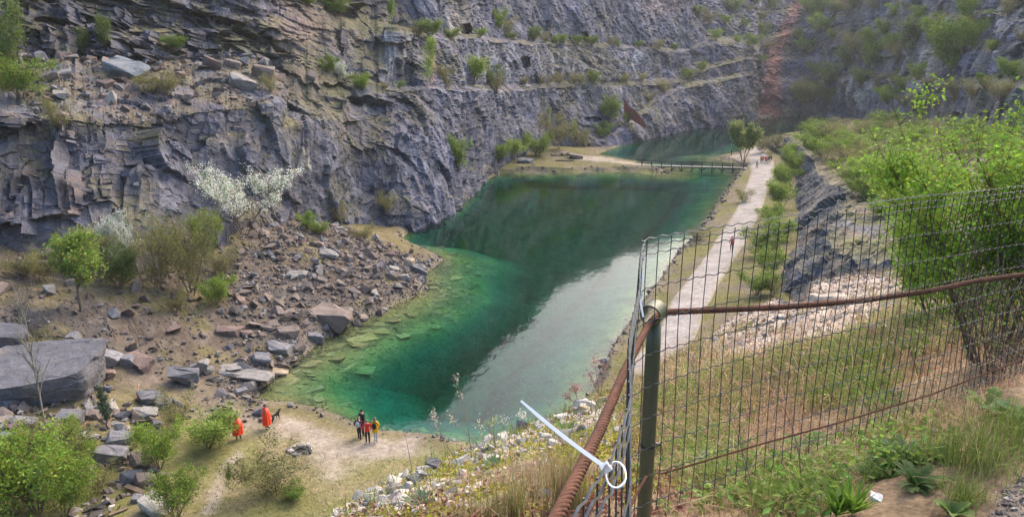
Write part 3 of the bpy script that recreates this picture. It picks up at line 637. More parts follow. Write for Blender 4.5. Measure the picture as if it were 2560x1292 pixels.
STONE_MESH = {}
def stone_mesh(i, col):
    k = (i % len(SHAPES), col)
    if k not in STONE_MESH: STONE_MESH[k] = mesh_np('stone', SHAPES[k[0]][0], SHAPES[k[0]][1], np.tile(col, (len(SHAPES[k[0]][0]), 1)), False, [M['stone']])
    return STONE_MESH[k]
def rot_many(r, n, tilt=.5):
    a, b, c_ = r.uniform(0, 6.283, n), r.normal(0, tilt, n), r.normal(0, tilt, n)
    Z = np.zeros((n, 3, 3)); Z[:, 0, 0] = np.cos(a); Z[:, 0, 1] = -np.sin(a); Z[:, 1, 0] = np.sin(a); Z[:, 1, 1] = np.cos(a); Z[:, 2, 2] = 1
    X = np.zeros((n, 3, 3)); X[:, 0, 0] = 1; X[:, 1, 1] = np.cos(b); X[:, 1, 2] = -np.sin(b); X[:, 2, 1] = np.sin(b); X[:, 2, 2] = np.cos(b)
    Y = np.zeros((n, 3, 3)); Y[:, 1, 1] = 1; Y[:, 0, 0] = np.cos(c_); Y[:, 0, 2] = np.sin(c_); Y[:, 2, 0] = -np.sin(c_); Y[:, 2, 2] = np.cos(c_)
    return Z @ X @ Y
def rubble(name, P, size, cols, parent, r, tilt=.5, sink=.15, nbig=300, part='stone'):
    """the nbig stones that show largest as parts of their own, the others joined"""
    n = len(P); R = rot_many(r, n, tilt); vis = size / np.maximum(depth(P.T), 1); order = np.argsort(-vis); big = order[:nbig]; rest = order[nbig:]
    pal = (GREY, BROWN, RED, PALE, WHITE)
    for k in big:
        col = pal[int(np.argmin([np.abs(np.array(c_) - cols[k]).sum() for c_ in pal]))]
        o = link(part, stone_mesh(int(r.integers(14)), col), parent)
        o.matrix_local = Matrix.Translation(Vector(P[k]) + Vector((0, 0, size[k] * sink))) @ Matrix(R[k].tolist()).to_4x4() @ Matrix.Scale(float(size[k]), 4)
    mb = MB(); var = r.integers(0, 14, n)
    for i in range(14):
        m = rest[var[rest] == i]
        if not len(m): continue
        V, T = SHAPES[i]; W_ = np.einsum('nij,vj->nvi', R[m], V) * size[m][:, None, None] + P[m][:, None] + np.array([0, 0, 1.0]) * (size[m] * sink)[:, None, None]
        F_ = (T[None] + (np.arange(len(m)) * len(V))[:, None, None]).reshape(-1, 3)
        mb.add(W_.reshape(-1, 3), F_, (), np.repeat(cols[m] * r.uniform(.75, 1.25, (len(m), 1)), len(V), 0))
    if mb.n: tag(mb.build(name, M['stone'], parent), kind='stuff')
def block_mesh(n, dims, s, seed, top):
    """a big rounded block with a level top, evenly meshed"""
    g = np.linspace(-1, 1, n); A, B = np.meshgrid(g, g, indexing='ij'); V = []; F_ = []; fq = grid_faces(n, n)
    for ax in range(3):
        for sg in (-1, 1):
            P_ = np.zeros((n, n, 3)); P_[..., ax] = sg; P_[..., (ax + 1) % 3] = A; P_[..., (ax + 2) % 3] = B; F_.append((fq if sg > 0 else fq[:, ::-1]) + len(V) * n * n); V.append(P_.reshape(-1, 3))
    V = np.concatenate(V); F_ = np.concatenate(F_); k = 9.0; V = V / ((np.abs(V) ** k).sum(1) ** (1 / k))[:, None]
    V[:, 2] = np.minimum(V[:, 2], top); V[:, :2] *= (.80 + .20 * sstep(-1, .3, V[:, 2]))[:, None]; V[:, 0] += .12 * V[:, 1] * np.sign(V[:, 0]); V[:, 1] *= 1 - .18 * sstep(-.2, 1, V[:, 0])
    lowf_ = fbm(V * 1.1 + seed, 3, seed); fc, rc_ = facet(V * np.array([1.3, 1.3, 2.4]) + seed, seed + 1); f2_, _ = facet(V * 4 + seed, seed + 2); side = 1 - sstep(top - .12, top - .02, V[:, 2]) * .75
    V = V * (1 + .10 * lowf_ * side + .07 * fc * side + .02 * f2_)[:, None]; V[:, 2] += .03 * fbm(V * 3, 3, seed + 4)
    return V * .5 * np.array(dims) * s, F_
def boulder(name, px, py, w, h, label, col=GREY, dims=(1, .8, .5), rz=0.0, tilt=(0, 0), seed=0, group=None, flat=.75, jit=.12, sink=.22, cat='boulder', objs=None, under=None):
    """a fallen block: w pixels wide in the picture, its foot at (px, py)"""
    p = hit(px, py, objs)
    if p is None: return None
    s = w * depth(p) / F; r = np.random.default_rng(900 + seed)
    q = r.uniform(-1, 1, (26, 3)); q = np.sign(q) * np.abs(q) ** .5
    q[:, 2] = np.where(q[:, 2] > 0, np.minimum(q[:, 2], flat + jit * r.random(26)), q[:, 2]); q[:, :2] *= np.where(q[:, 2:3] < 0, .86, 1)
    V, T = hull(q * .5 * np.array(dims) * s)
    bm = bmesh.new(); vs = [bm.verts.new(v) for v in V]
    for t in T: bm.faces.new([vs[i] for i in t])
    bmesh.ops.dissolve_limit(bm, angle_limit=.09, verts=bm.verts, edges=bm.edges)
    bmesh.ops.bevel(bm, geom=bm.edges[:], offset=.02 * s, segments=1, affect='EDGES', clamp_overlap=True)
    if w > 150:
        bmesh.ops.bevel(bm, geom=[e for e in bm.edges if e.calc_length() > .12 * s], offset=.035 * s, segments=2, affect='EDGES', clamp_overlap=True)
        bmesh.ops.triangulate(bm, faces=bm.faces[:]); bmesh.ops.subdivide_edges(bm, edges=[e for e in bm.edges if e.calc_length() > .10 * s], cuts=2, use_grid_fill=True)
    bmesh.ops.triangulate(bm, faces=bm.faces[:]); bmesh.ops.subdivide_edges(bm, edges=[e for e in bm.edges if e.calc_length() > .16 * s], cuts=2, use_grid_fill=True); bmesh.ops.triangulate(bm, faces=bm.faces[:])
    bm.normal_update(); co = np.array([v.co[:] for v in bm.verts]); nn = np.array([v.normal[:] for v in bm.verts]); bm.verts.index_update()
    co2 = co + nn * (.045 * s * fbm(co / s * 4 + seed * 3.3, 4, seed) + (.012 if w > 150 else .03) * s * facet(co / s * 3.5 + seed, seed)[0])[:, None]
    T2 = np.array([[v.index for v in f.verts] for f in bm.faces]); bm.free()
    cv = np.tile(np.array(col), (len(co2), 1)) * (1 + .18 * fbm(co2 / s * 3 + 5, 3, seed + 3))[:, None]
    if w > 150 and dims[2] > .3:
        co2, T2 = block_mesh(46, dims, s, seed + 11, .66); nn2 = np.tile(np.array(col), (len(co2), 1)); cv = nn2 * (1 + .22 * fbm(co2 / s * 5, 4, seed + 3))[:, None]; cv = mixc(cv, (.21, .19, .16), sstep(.05, .4, fbm(co2 / s * 7 + 9, 4, seed + 5)) * .5)
    o = link(name, mesh_np(name, co2, T2, cv, False, [M['stone']]))
    o.rotation_euler = (tilt[0], tilt[1], rz); o.location = p + Vector((0, 0, dims[2] * s * (.5 - sink)))
    if under is not None: o.location.z = min(o.location.z, -under - dims[2] * s * .5)
    return tag(o, label, cat, group)

# ------------------------------------------------------------------ plants
def leaves(mb, C, size, col, r, up=.3, asp=.55, var=.38):
    n = len(C); u = r.normal(0, 1, (n, 3)); u /= np.linalg.norm(u, axis=1)[:, None]; nz = r.normal(0, 1, (n, 3)); nz[:, 2] += up * 3; v = np.cross(nz, u); v /= np.linalg.norm(v, axis=1)[:, None] + 1e-9
    s = size * r.uniform(.6, 1.3, (n, 1)); w = np.cross(u, v)
    V = np.stack([C - u * s * .5, C + v * s * .5 * asp + w * s * .10, C + u * s * .5, C - v * s * .5 * asp + w * s * .10], 1).reshape(-1, 3)
    f = np.arange(n)[:, None] * 4; F_ = np.concatenate([f + np.array([[0, 1, 2]]), f + np.array([[0, 2, 3]])])
    cc = np.asarray(col, float) * r.uniform(1 - var, 1 + var, (n, 1)) * np.array([1, 1, 1]); cc[:, 0] *= r.uniform(.75, 1.12, n); dd_ = r.random(n) < .06; cc[dd_] = cc[dd_] * np.array([.9, .55, .8])
    mb.add(V, F_, (), np.repeat(np.clip(cc, 0, 1), 4, 0))
def skeleton(r, nst, spread, H=1.0, first=.25, nb=7, nt=5, bl=.45, up=.5, lean=(0, 0), wob=.06, r0=.018, base_r=.04):
    """stems, branches and twigs as polylines; returns list of (points, radii) and twig points for leaves"""
    L = []; tips = []
    for s in range(nst):
        a = r.uniform(0, 6.283); sp_ = spread * r.uniform(.5, 1) if nst > 1 else spread * .15
        d = np.array([math.cos(a) * sp_ + lean[0], math.sin(a) * sp_ + lean[1], 1.0]); d /= np.linalg.norm(d); l = H * r.uniform(.75, 1.0) / max(d[2], .5)
        t = np.linspace(0, 1, 7); p = np.array([math.cos(a), math.sin(a), 0]) * base_r + d * (t * l)[:, None] + np.cumsum(r.normal(0, wob * .5, (7, 3)), 0) * np.array([1, 1, .4]) * t[:, None] * H
        p[0, 2] = -.03; L.append((p, r0 * (1 - .8 * t) * (1 if nst == 1 else .6)))
        for b in range(nb):
            tb = r.uniform(first, .98); q0 = np.array([np.interp(tb, t, p[:, k]) for k in range(3)]); a2 = r.uniform(0, 6.283)
            d2 = np.array([math.cos(a2), math.sin(a2), r.uniform(up - .4, up + .4)]) + d * .4; d2 /= np.linalg.norm(d2); l2 = H * bl * r.uniform(.5, 1) * (1.15 - .7 * tb)
            tt_ = np.linspace(0, 1, 5); p2 = q0 + d2 * (tt_ * l2)[:, None] + np.cumsum(r.normal(0, .03, (5, 3)), 0) * l2; L.append((p2, r0 * .4 * (1 - .75 * tt_))); tips.append(p2[2:])
            for w in range(nt):
                tw_ = r.uniform(.25, 1); q1 = np.array([np.interp(tw_, tt_, p2[:, k]) for k in range(3)]); d3 = r.normal(0, 1, 3); d3[2] = abs(d3[2]) * .7; d3 = d3 / np.linalg.norm(d3) + d2 * .5
                l3 = l2 * r.uniform(.25, .55); p3 = q1 + d3 * (np.linspace(0, 1, 3) * l3)[:, None]; L.append((p3, r0 * .16 * np.array([1, .7, .35]))); tips.append(p3)
    return L, np.concatenate(tips)
PLANT = {}
def plant_kind(kind, seed, nleaf, leafs, colr, nst=5, spread=.7, bark=(.16, .13, .10), jit=.05, up=.3, extra=None, thick=1.0, **kw):
    r = np.random.default_rng(seed); L, tips = skeleton(r, nst, spread, **kw); mb = MB()
    for p, rad in L: mb.tube(p, np.maximum(rad * thick, .0012), 5 if rad[0] > .01 else 3, bark, cap=False)
    st = mb.mesh('stem', M['bark'], True); lm = MB()
    if nleaf:
        clump = np.repeat(tips[r.integers(0, len(tips), max(nleaf // 7, 1))], 7, 0)[:nleaf]; C = clump + r.normal(0, jit, (len(clump), 3)); C[:, 2] = np.maximum(C[:, 2], .03)
        leaves(lm, C, leafs, colr, r, up)
        if extra: C2 = tips[r.integers(0, len(tips), extra[0])] + r.normal(0, jit, (extra[0], 3)); leaves(lm, C2, extra[1], extra[2], r, up)
    fo = lm.mesh('foliage', M['leaf']) if nleaf else None
    if fo is not None:
        pass
    PLANT[kind] = (st, fo)
LG, LG2, LO, LD, LW, LY = (.225, .325, .048), (.275, .37, .068), (.26, .25, .09), (.165, .225, .058), (.80, .82, .74), (.30, .30, .07)
for i in range(3): plant_kind('green%d' % i, 10 + i, 5200, .052, LG, 8, .75, nb=8, nt=5, jit=.07, first=.1)
for i in range(2): plant_kind('lime%d' % i, 20 + i, 4600, .055, LG2, 8, .6, nb=8, nt=5, jit=.07, first=.1)
for i in range(3): plant_kind('olive%d' % i, 30 + i, 3200, .042, LO, 10, .8, nb=8, nt=6, jit=.07, first=.1, thick=.7)
for i in range(2): plant_kind('dark%d' % i, 40 + i, 4200, .052, LD, 7, .6, nb=8, nt=5, jit=.07, first=.1)
for i in range(2): plant_kind('blossom%d' % i, 50 + i, 6500, .030, LW, 3, .8, nb=14, nt=8, bl=.62, up=.25, first=.2, jit=.03, extra=(700, .035, LG), bark=(.10, .085, .075))
for i in range(2): plant_kind('birch%d' % i, 60 + i, 2200, .036, LG2, 1, .3, nb=20, nt=5, bl=.26, first=.2, bark=(.5, .48, .44), r0=.012)
for i in range(2): plant_kind('tree%d' % i, 70 + i, 5000, .045, LG2, 1, .6, nb=22, nt=7, bl=.60, first=.30, r0=.024, jit=.04)
for i in range(2): plant_kind('bare%d' % i, 80 + i, 160, .02, LO, 4, .35, nb=9, nt=6, bl=.35, bark=(.30, .25, .235), r0=.013)
plant_kind('baretree', 90, 120, .014, LO, 1, .1, nb=26, nt=5, bl=.34, first=.30, up=.15, bark=(.25, .235, .20), r0=.016, wob=.015)
plant_kind('willow', 95, 8000, .075, (.36, .41, .13), 4, .6, nb=16, nt=8, bl=.5, first=.35, r0=.03, jit=.05)
plant_kind('pine', 97, 3200, .05, (.15, .20, .12), 1, .1, nb=30, nt=4, bl=.35, first=.08, up=-.1, r0=.02, jit=.02)
PCOUNT = 0
def plant(kind, px, py, hpx, label, wide=1.0, name='shrub', cat='shrub', group=None, objs=None, at_=None, sinkpx=0):
    global PCOUNT
    p = at_ if at_ is not None else hit(px, py, objs)
    if p is None: return None
    PCOUNT += 1; r = np.random.default_rng(5000 + PCOUNT); h = hpx * depth(p) / F
    o = thing(name, p, label, cat, group, r.uniform(0, 6.283)); o.scale = (h * wide, h * wide, h)
    st, fo = PLANT[kind]
    link('trunk' if name.endswith('tree') else 'stem', st, o)
    if fo is not None: link('crown' if name.endswith('tree') else 'foliage', fo, o)
    return o
def blades(P, h, w, col, r, lean=.35, tipcol=None):
    n = len(P); a = r.uniform(0, 6.283, n); b = a + math.pi / 2 + r.normal(0, .6, n); s = np.stack([np.cos(a), np.sin(a), 0 * a], -1) * (w * .5)[:, None]
    l = np.stack([np.cos(b), np.sin(b), 0 * b], -1) * (h * np.abs(r.normal(0, lean, n)))[:, None]; z = np.array([0, 0, 1.0])
    V = np.stack([P - s, P + s, P + l * .35 + z * (h * .6)[:, None] + s * .7, P + l * .35 + z * (h * .6)[:, None] - s * .7, P + l + z * (h * np.clip(1 - .3 * lean, .4, 1))[:, None]], 1).reshape(-1, 3)
    f = np.arange(n)[:, None] * 5; return V, f + np.array([[3, 2, 4]]), f + np.array([[0, 1, 2, 3]]), np.repeat(col, 5, 0)
def grass(name, P, h, w, col, label, r, lean=.35, cat='grass', parent=None):
    mb = MB(); V, f3, f4, cc = blades(P, h, w, col, r, lean); mb.add(V, f3, f4, cc); o = mb.build(name, M['grass'], parent); return tag(o, label, cat if parent is None else None, kind='stuff')
# ------------------------------------------------------------------ people and the dog: one skinned body each, clothing on top
def plain(name, col, rough=.8, spec=.3, metal=0.0, scales=((30, .15, 3),), bump=()):
    m = colored(name, scales, bump, rough, spec, base=col)
    if metal: m.node_tree.nodes['Principled BSDF'].inputs['Metallic'].default_value = metal
    return m
CL = {}
def cloth(col):
    if col not in CL: CL[col] = plain('cloth', col, .75, .3, 0, ((6, .18, 3),), ((25, .25),))
    return CL[col]
SKIN = plain('skin', (.55, .33, .25), .6, .35)
def skinned(name, J, E, root, mats, classify, parent, sub=2):
    """J: joint -> (x, y, z, radius); E: bones; classify(face centres) -> material index"""
    names = list(J); me = bpy.data.meshes.new(name); me.from_pydata([J[k][:3] for k in names], [(names.index(a), names.index(b)) for a, b in E], [])
    o = bpy.data.objects.new(name, me); COL.objects.link(o)
    o.modifiers.new('skin', 'SKIN').use_smooth_shade = True
    for i, k in enumerate(names):
        s = me.skin_vertices[0].data[i]; rd = J[k][3]; s.radius = rd if isinstance(rd, tuple) else (rd, rd); s.use_root = (k == root)
    o.modifiers.new('subd', 'SUBSURF').levels = sub
    bpy.context.view_layer.update(); dg = bpy.context.evaluated_depsgraph_get(); m2 = bpy.data.meshes.new_from_object(o.evaluated_get(dg)); bpy.data.objects.remove(o); bpy.data.meshes.remove(me)
    m2.materials.clear()
    for m in mats: m2.materials.append(m)
    n = len(m2.polygons); c_ = np.zeros(n * 3); m2.polygons.foreach_get('center', c_); m2.polygons.foreach_set('material_index', classify(c_.reshape(-1, 3)).astype(np.int32)); m2.polygons.foreach_set('use_smooth', np.ones(n, bool))
    m2.name = name; return link(name, m2, parent)
def ell(mb, c_, rad, n=12, m=8, zmin=-1.0, col=None, noise=0.0, seed=0):
    th = np.linspace(0, 2 * math.pi, n + 1)[:-1]; ph = np.linspace(math.asin(max(zmin, -1)), math.pi / 2, m)
    V = np.array([(math.cos(p) * math.cos(t), math.cos(p) * math.sin(t), math.sin(p)) for p in ph for t in th])
    if noise: V = V * (1 + noise * fbm(V * 2 + seed, 2, seed))[:, None]
    mb.add(V * np.asarray(rad) + np.asarray(c_), (), [(i * n + j, i * n + (j + 1) % n, (i + 1) * n + (j + 1) % n, (i + 1) * n + j) for i in range(m - 1) for j in range(n)], col)
def person(px, py, label, jacket, trousers, hair=(.06, .045, .03), rz=0.0, H=1.75, arms='down', pack=None, poncho=None, hat=None, stride=.06, hood=False, shoes=(.04, .04, .045), group=None, long=False, p=None, hairlen=.1):
    p = p if p is not None else hit(px, py)
    root = thing('person', p, label, 'person', group, rz); k = H / 1.75; k *= 1.05; root.scale = (k, k, k)
    s = stride
    J = {'pel': (0, 0, .95, (.145, .105)), 'bel': (0, .0, 1.10, (.135, .10)), 'che': (0, -.01, 1.30, (.155, .11)), 'sho': (0, 0, 1.43, (.11, .085)), 'nec': (0, .0, 1.50, .055), 'jaw': (0, -.02, 1.57, (.062, .075)), 'hea': (0, -.005, 1.66, (.074, .092)), 'top': (0, .0, 1.72, (.045, .055))}
    for q, sg in (('l', 1), ('r', -1)):
        st_ = s * sg
        J['hip' + q] = (.085 * sg, 0, .90, .098); J['kne' + q] = (.095 * sg, -st_ * .6 - .01, .50, .066); J['ank' + q] = (.10 * sg, -st_ + .01, .09, .045); J['toe' + q] = (.115 * sg, -st_ - .14, .035, .035)
        J['arm' + q] = (.19 * sg, 0, 1.41, .065)
        if arms == 'down' or (arms == 'one' and sg < 0): J['elb' + q] = (.25 * sg, .03, 1.14, .05); J['wri' + q] = (.26 * sg, -.05, .90, .035); J['han' + q] = (.255 * sg, -.07, .81, .036)
        elif arms == 'pocket': J['elb' + q] = (.30 * sg, .10, 1.16, .05); J['wri' + q] = (.22 * sg, -.02, .99, .038); J['han' + q] = (.19 * sg, -.06, .93, .038)
        else: J['elb' + q] = (.24 * sg, -.04, 1.15, .05); J['wri' + q] = (.12 * sg, -.25, 1.17, .035); J['han' + q] = (.06 * sg, -.31, 1.20, .036)
    E = [('pel', 'bel'), ('bel', 'che'), ('che', 'sho'), ('sho', 'nec'), ('nec', 'jaw'), ('jaw', 'hea'), ('hea', 'top')]
    for q in 'lr': E += [('pel', 'hip' + q), ('hip' + q, 'kne' + q), ('kne' + q, 'ank' + q), ('ank' + q, 'toe' + q), ('sho', 'arm' + q), ('arm' + q, 'elb' + q), ('elb' + q, 'wri' + q), ('wri' + q, 'han' + q)]
    hl, hr_ = np.array(J['hanl'][:3]), np.array(J['hanr'][:3])
    def cls(c_):
        z = c_[:, 2]; m = np.where(z < .90, 1, 0); m = np.where(z < .085, 3, m); m = np.where(z > 1.485, 2, m)
        for h_ in (hl, hr_): m = np.where(np.linalg.norm(c_ - h_, axis=1) < .065, 2, m)
        sleeve = (np.abs(c_[:, 0]) > .20) & (z > .80) & (z < 1.2); m = np.where(sleeve & (m == 1), 0, m); return m
    skinned('body', J, E, 'pel', [cloth(jacket), cloth(trousers), SKIN, cloth(shoes)], cls, root, 2 if depth(p) < 80 else 1)
    # face: nose, eyes, ears, mouth
    mb = MB(); ell(mb, (0, -.105, 1.625), (.014, .022, .022), 6, 5, -1); mb.build('nose', SKIN, root, smooth=True)
    for sg in (1, -1):
        mb = MB(); ell(mb, (.03 * sg, -.088, 1.655), (.012, .01, .008), 6, 5, -1); mb.build('eye', cloth((.02, .02, .02)), root, smooth=True)
        mb = MB(); ell(mb, (.078 * sg, .0, 1.635), (.012, .025, .034), 6, 5, -1); mb.build('ear', SKIN, root, smooth=True)
    mb = MB(); mb.box((0, -.088, 1.585), (.045, .012, .008)); mb.build('mouth', cloth((.30, .10, .09)), root)
    if hood:
        mb = MB(); ell(mb, (0, .035, 1.64), (.115, .125, .155), 14, 9, -.8, None, .08, 3); mb.build('hood', cloth(hood), root, smooth=True)
    else:
        mb = MB(); ell(mb, (0, .018, 1.665), (.088, .105, .098), 14, 8, -.15, None, .10, 5)
        if hairlen > .12: ell(mb, (0, .07, 1.60 - hairlen * .3), (.075, .045, hairlen), 10, 7, -1, None, .1, 6)
        mb.build('hair', cloth(hair), root, smooth=True)
        if hat:
            mb = MB(); ell(mb, (0, .01, 1.68), (.098, .115, .105), 14, 7, -.1); mb.tube([(0, -.09, 1.685), (0, -.17, 1.672)], [.07, .05], 8); mb.build('cap', cloth(hat), root, smooth=True)
    if pack:
        mb = MB(); ell(mb, (0, .19, 1.20), (.15, .105, .23), 14, 10, -1, None, .05, 8); o = mb.build('backpack', cloth(pack), root, smooth=True)
        for sg in (1, -1):
            mb = MB(); mb.tube([(.10 * sg, .14, 1.40), (.11 * sg, .03, 1.475), (.115 * sg, -.09, 1.42), (.12 * sg, -.125, 1.25), (.13 * sg, .0, 1.08), (.11 * sg, .12, 1.05)], .016, 5); mb.build('strap', cloth(pack), o)
    if long:                           # a coat hem below the belt
        mb = MB(); n, th = 20, np.linspace(0, 6.283, 21)[:-1]; rows = [(1.18, .165, .13), (1.0, .185, .15), (.80, .20, .165), (.70, .205, .17)]
        V = np.concatenate([np.c_[np.cos(th) * a_ * (1 + .04 * np.sin(th * 5)), np.sin(th) * b_, 0 * th + z_] for z_, a_, b_ in rows]); mb.add(V, (), [(i * n + j, i * n + (j + 1) % n, (i + 1) * n + (j + 1) % n, (i + 1) * n + j) for i in range(3) for j in range(n)]); mb.build('coat_hem', cloth(jacket), root, smooth=True)
    if poncho:
        n = 44; th = np.linspace(0, 6.283, n + 1)[:-1]; f_ = np.sin(th * 6 + .5) * .5 + np.sin(th * 11 + 1.3) * .3 + np.sin(th * 3)*.3; fwd = np.maximum(-np.sin(th), 0)
        rows = [(1.53, .075, .085, 0), (1.48, .12, .10, .01), (1.44, .21, .13, .02), (1.36, .27, .17, .03), (1.20, .315, .21, .05), (1.0, .335, .24, .09), (.75, .35, .26, .12), (.52, .37, .275, .14), (.42, .375, .28, .15)]
        hold = .22 if arms == 'phone' else .04
        V = np.concatenate([np.c_[np.cos(th) * a_ * (1 + q_ * f_), np.sin(th) * b_ * (1 + q_ * f_) - fwd ** 2 * hold * math.exp(-((z_ - 1.12) / .22) ** 2), z_ + (.03 * f_ if z_ < .5 else 0 * f_)] for z_, a_, b_, q_ in rows])
        mb = MB(); mb.add(V, (), [(i * n + j, (i + 1) * n + j, (i + 1) * n + (j + 1) % n, i * n + (j + 1) % n) for i in range(len(rows) - 1) for j in range(n)]); mb.build('poncho', PON, root, smooth=True)
        mb = MB(); ell(mb, (0, .10, 1.50), (.13, .09, .085), 14, 8, -.9, None, .15, 9); mb.build('folded_hood', PON, root, smooth=True)
    return root
PON = plain('poncho', (.80, .055, .015), .38, .5, 0, ((4, .15, 3),), ((9, .5),))
BK, NV, DG = (.018, .018, .022), (.03, .035, .06), (.05, .05, .055)
person(597, 1098, 'person in a knee-length orange poncho and dark cap looking at a phone', (.3, .05, .03), BK, rz=math.radians(50), H=1.68, arms='phone', poncho=1, hat=(.05, .055, .06), shoes=(.12, .16, .10))
person(668, 1073, 'person in an orange poncho with bare dark hair next to the dog', (.3, .05, .03), BK, rz=math.radians(110), H=1.78, poncho=1, hair=(.03, .022, .018), arms='pocket')
person(899, 1098, 'person with light hair, maroon jacket and pale backpack at the left of the shore group', (.10, .018, .03), BK, (.22, .15, .085), math.radians(165), 1.62, 'pocket', pack=(.40, .46, .52), hairlen=.18)
person(908, 1088, 'tall person all in black standing behind the others at the shore', (.022, .023, .028), BK, (.05, .035, .025), math.radians(140), 1.86, 'pocket')
person(920, 1108, 'person in a red hooded jacket and black trousers seen from behind', (.62, .03, .025), BK, (.20, .17, .14), math.radians(195), 1.66, 'pocket')
person(940, 1103, 'person in a long yellow coat with a small black backpack', (.72, .42, .012), (.38, .45, .55), (.22, .16, .09), math.radians(170), 1.68, 'pocket', pack=BK, long=True, stride=.10, hairlen=.14)
person(1828, 626, 'lone walker in a red jacket on the gravel road', (.55, .03, .06), (.07, .07, .085), (.08, .05, .03), math.radians(-15), 1.72, 'down', stride=.16, hood=(.55, .03, .06))
person(1892, 421, 'single walker with a dark backpack behind the group on the road', (.55, .52, .48), DG, rz=math.radians(10), H=1.72, pack=BK, stride=.15)
person(1902, 409, 'walker in an ochre jacket at the left of the road group', (.42, .20, .05), DG, rz=math.radians(165), H=1.75, stride=.12)
person(1907, 408, 'walker in an orange red jacket second from left in the road group', (.60, .10, .04), NV, rz=math.radians(175), H=1.70, stride=.12)
person(1913, 410, 'walker in a bright red jacket in the middle of the road group', (.62, .03, .04), BK, rz=math.radians(180), H=1.76, stride=.14)
person(1917, 409, 'walker in a crimson jacket with a grey backpack in the road group', (.45, .02, .06), NV, rz=math.radians(185), H=1.72, pack=(.25, .26, .28), stride=.12)
person(1922, 408, 'walker in a navy jacket right of the red ones in the road group', (.04, .05, .10), BK, rz=math.radians(200), H=1.74, stride=.1)
person(1927, 406, 'person in dark clothes at the right end of the road group', DG, BK, rz=math.radians(120), H=1.66, stride=.1)
person(1897, 364, 'person in black on the track beyond the willow', BK, BK, rz=math.radians(30), H=1.75)
person(1828, 390, 'person in black at the water edge left of the willow', (.03, .035, .05), BK, rz=math.radians(80), H=1.75)
person(1993, 345, 'left one of three people in black on the rock hump', BK, BK, rz=math.radians(60), H=1.7)
person(2001, 344, 'middle one of three people in black on the rock hump', NV, BK, rz=math.radians(150), H=1.7)
person(2008, 344, 'right one of three people on the rock hump, in navy', (.03, .05, .12), BK, rz=math.radians(200), H=1.8)

def dog(px, py, label, rz):
    p = hit(px, py); root = thing('dog', p, label, 'dog', None, rz)
    J = {'hip': (0, .26, .50, (.085, .10)), 'mid': (0, .0, .50, (.085, .105)), 'che': (0, -.24, .50, (.095, .135)), 'nec': (0, -.36, .62, .075), 'pol': (0, -.43, .72, (.068, .07)), 'snt': (0, -.52, .70, (.042, .04)), 'nos': (0, -.60, .685, .028), 'ta1': (0, .36, .56, .03), 'ta2': (0, .46, .66, .022), 'ta3': (0, .50, .76, .012)}
    E = [('hip', 'mid'), ('mid', 'che'), ('che', 'nec'), ('nec', 'pol'), ('pol', 'snt'), ('snt', 'nos'), ('hip', 'ta1'), ('ta1', 'ta2'), ('ta2', 'ta3')]
    for q, sg in (('l', 1), ('r', -1)):
        o_ = .05 * sg
        J['sh' + q] = (.07 * sg, -.22, .42, .06); J['wr' + q] = (.07 * sg, -.22 + o_, .17, .028); J['pa' + q] = (.07 * sg, -.25 + o_, .03, .030)
        J['st' + q] = (.075 * sg, .20 - o_, .34, .062); J['ho' + q] = (.075 * sg, .36 - o_, .19, .028); J['fo' + q] = (.075 * sg, .33 - o_, .03, .030)
        E += [('che', 'sh' + q), ('sh' + q, 'wr' + q), ('wr' + q, 'pa' + q), ('hip', 'st' + q), ('st' + q, 'ho' + q), ('ho' + q, 'fo' + q)]
    def cls(c_): return np.where((c_[:, 2] < .16) | ((c_[:, 1] < -.50) & (c_[:, 2] < .69)), 1, 0)
    skinned('body', J, E, 'mid', [cloth((.012, .012, .014)), cloth((.28, .20, .14))], cls, root)
    for sg in (1, -1):
        mb = MB(); mb.add([(.03 * sg, -.40, .775), (.075 * sg, -.41, .765), (.085 * sg, -.43, .68), (.055 * sg, -.385, .77), (.06 * sg, -.40, .70)], [(0, 1, 2), (0, 2, 4), (3, 2, 1), (0, 3, 1), (3, 4, 2), (0, 4, 3)]); mb.build('ear', cloth((.012, .012, .014)), root)
    mb = MB(); mb.tube([(math.cos(a_) * .078, -.36 + math.sin(a_) * .03, .62 + math.sin(a_) * .075) for a_ in np.linspace(0, 6.283, 14)], .012, 5); mb.build('collar', cloth((.30, .04, .03)), root)
dog(690, 1052, 'black dog with tan paws standing beside the orange poncho', math.radians(155))

# ------------------------------------------------------------------ footbridge across the narrows
WOOD = colored('weathered_wood', ((4, .25, 4), (30, .3, 3)), ((25, .4),), .9, .2, base=(.09, .08, .07)); WOOD2 = colored('deck_wood', ((4, .2, 4), (30, .25, 3)), ((25, .4),), .85, .2, base=(.30, .28, .26))
bA = atz(1590., 413., .95); bB = atz(1868., 420., 1.15); bd = bB - bA; bL = float(np.linalg.norm(bd[:2])); ang = math.atan2(bd[1], bd[0])
br = thing('footbridge', Vector((bA[0], bA[1], 0)), 'long wooden footbridge on posts across the narrows of the lake', 'bridge', None, ang)
def bz(x): return bA[2] + (bB[2] - bA[2]) * x / bL
npk = int(bL / .75)
for k in range(npk):
    x = (k + .5) * bL / npk; mb = MB(); mb.box((x, 0, bz(x) + .02), (bL / npk - .03, 1.5, .09)); mb.build('deck_board', WOOD2, br)
for sg in (-1, 1):
    mb = MB(); mb.box((bL / 2, .55 * sg, bz(bL / 2) - .13), (bL, .14, .20)); mb.build('beam', WOOD, br)
    for zz in (.55, 1.0):
        mb = MB(); mb.box((bL / 2, .74 * sg, bz(bL / 2) + zz), (bL, .06, .07)); mb.build('handrail', WOOD, br)
nb = 11
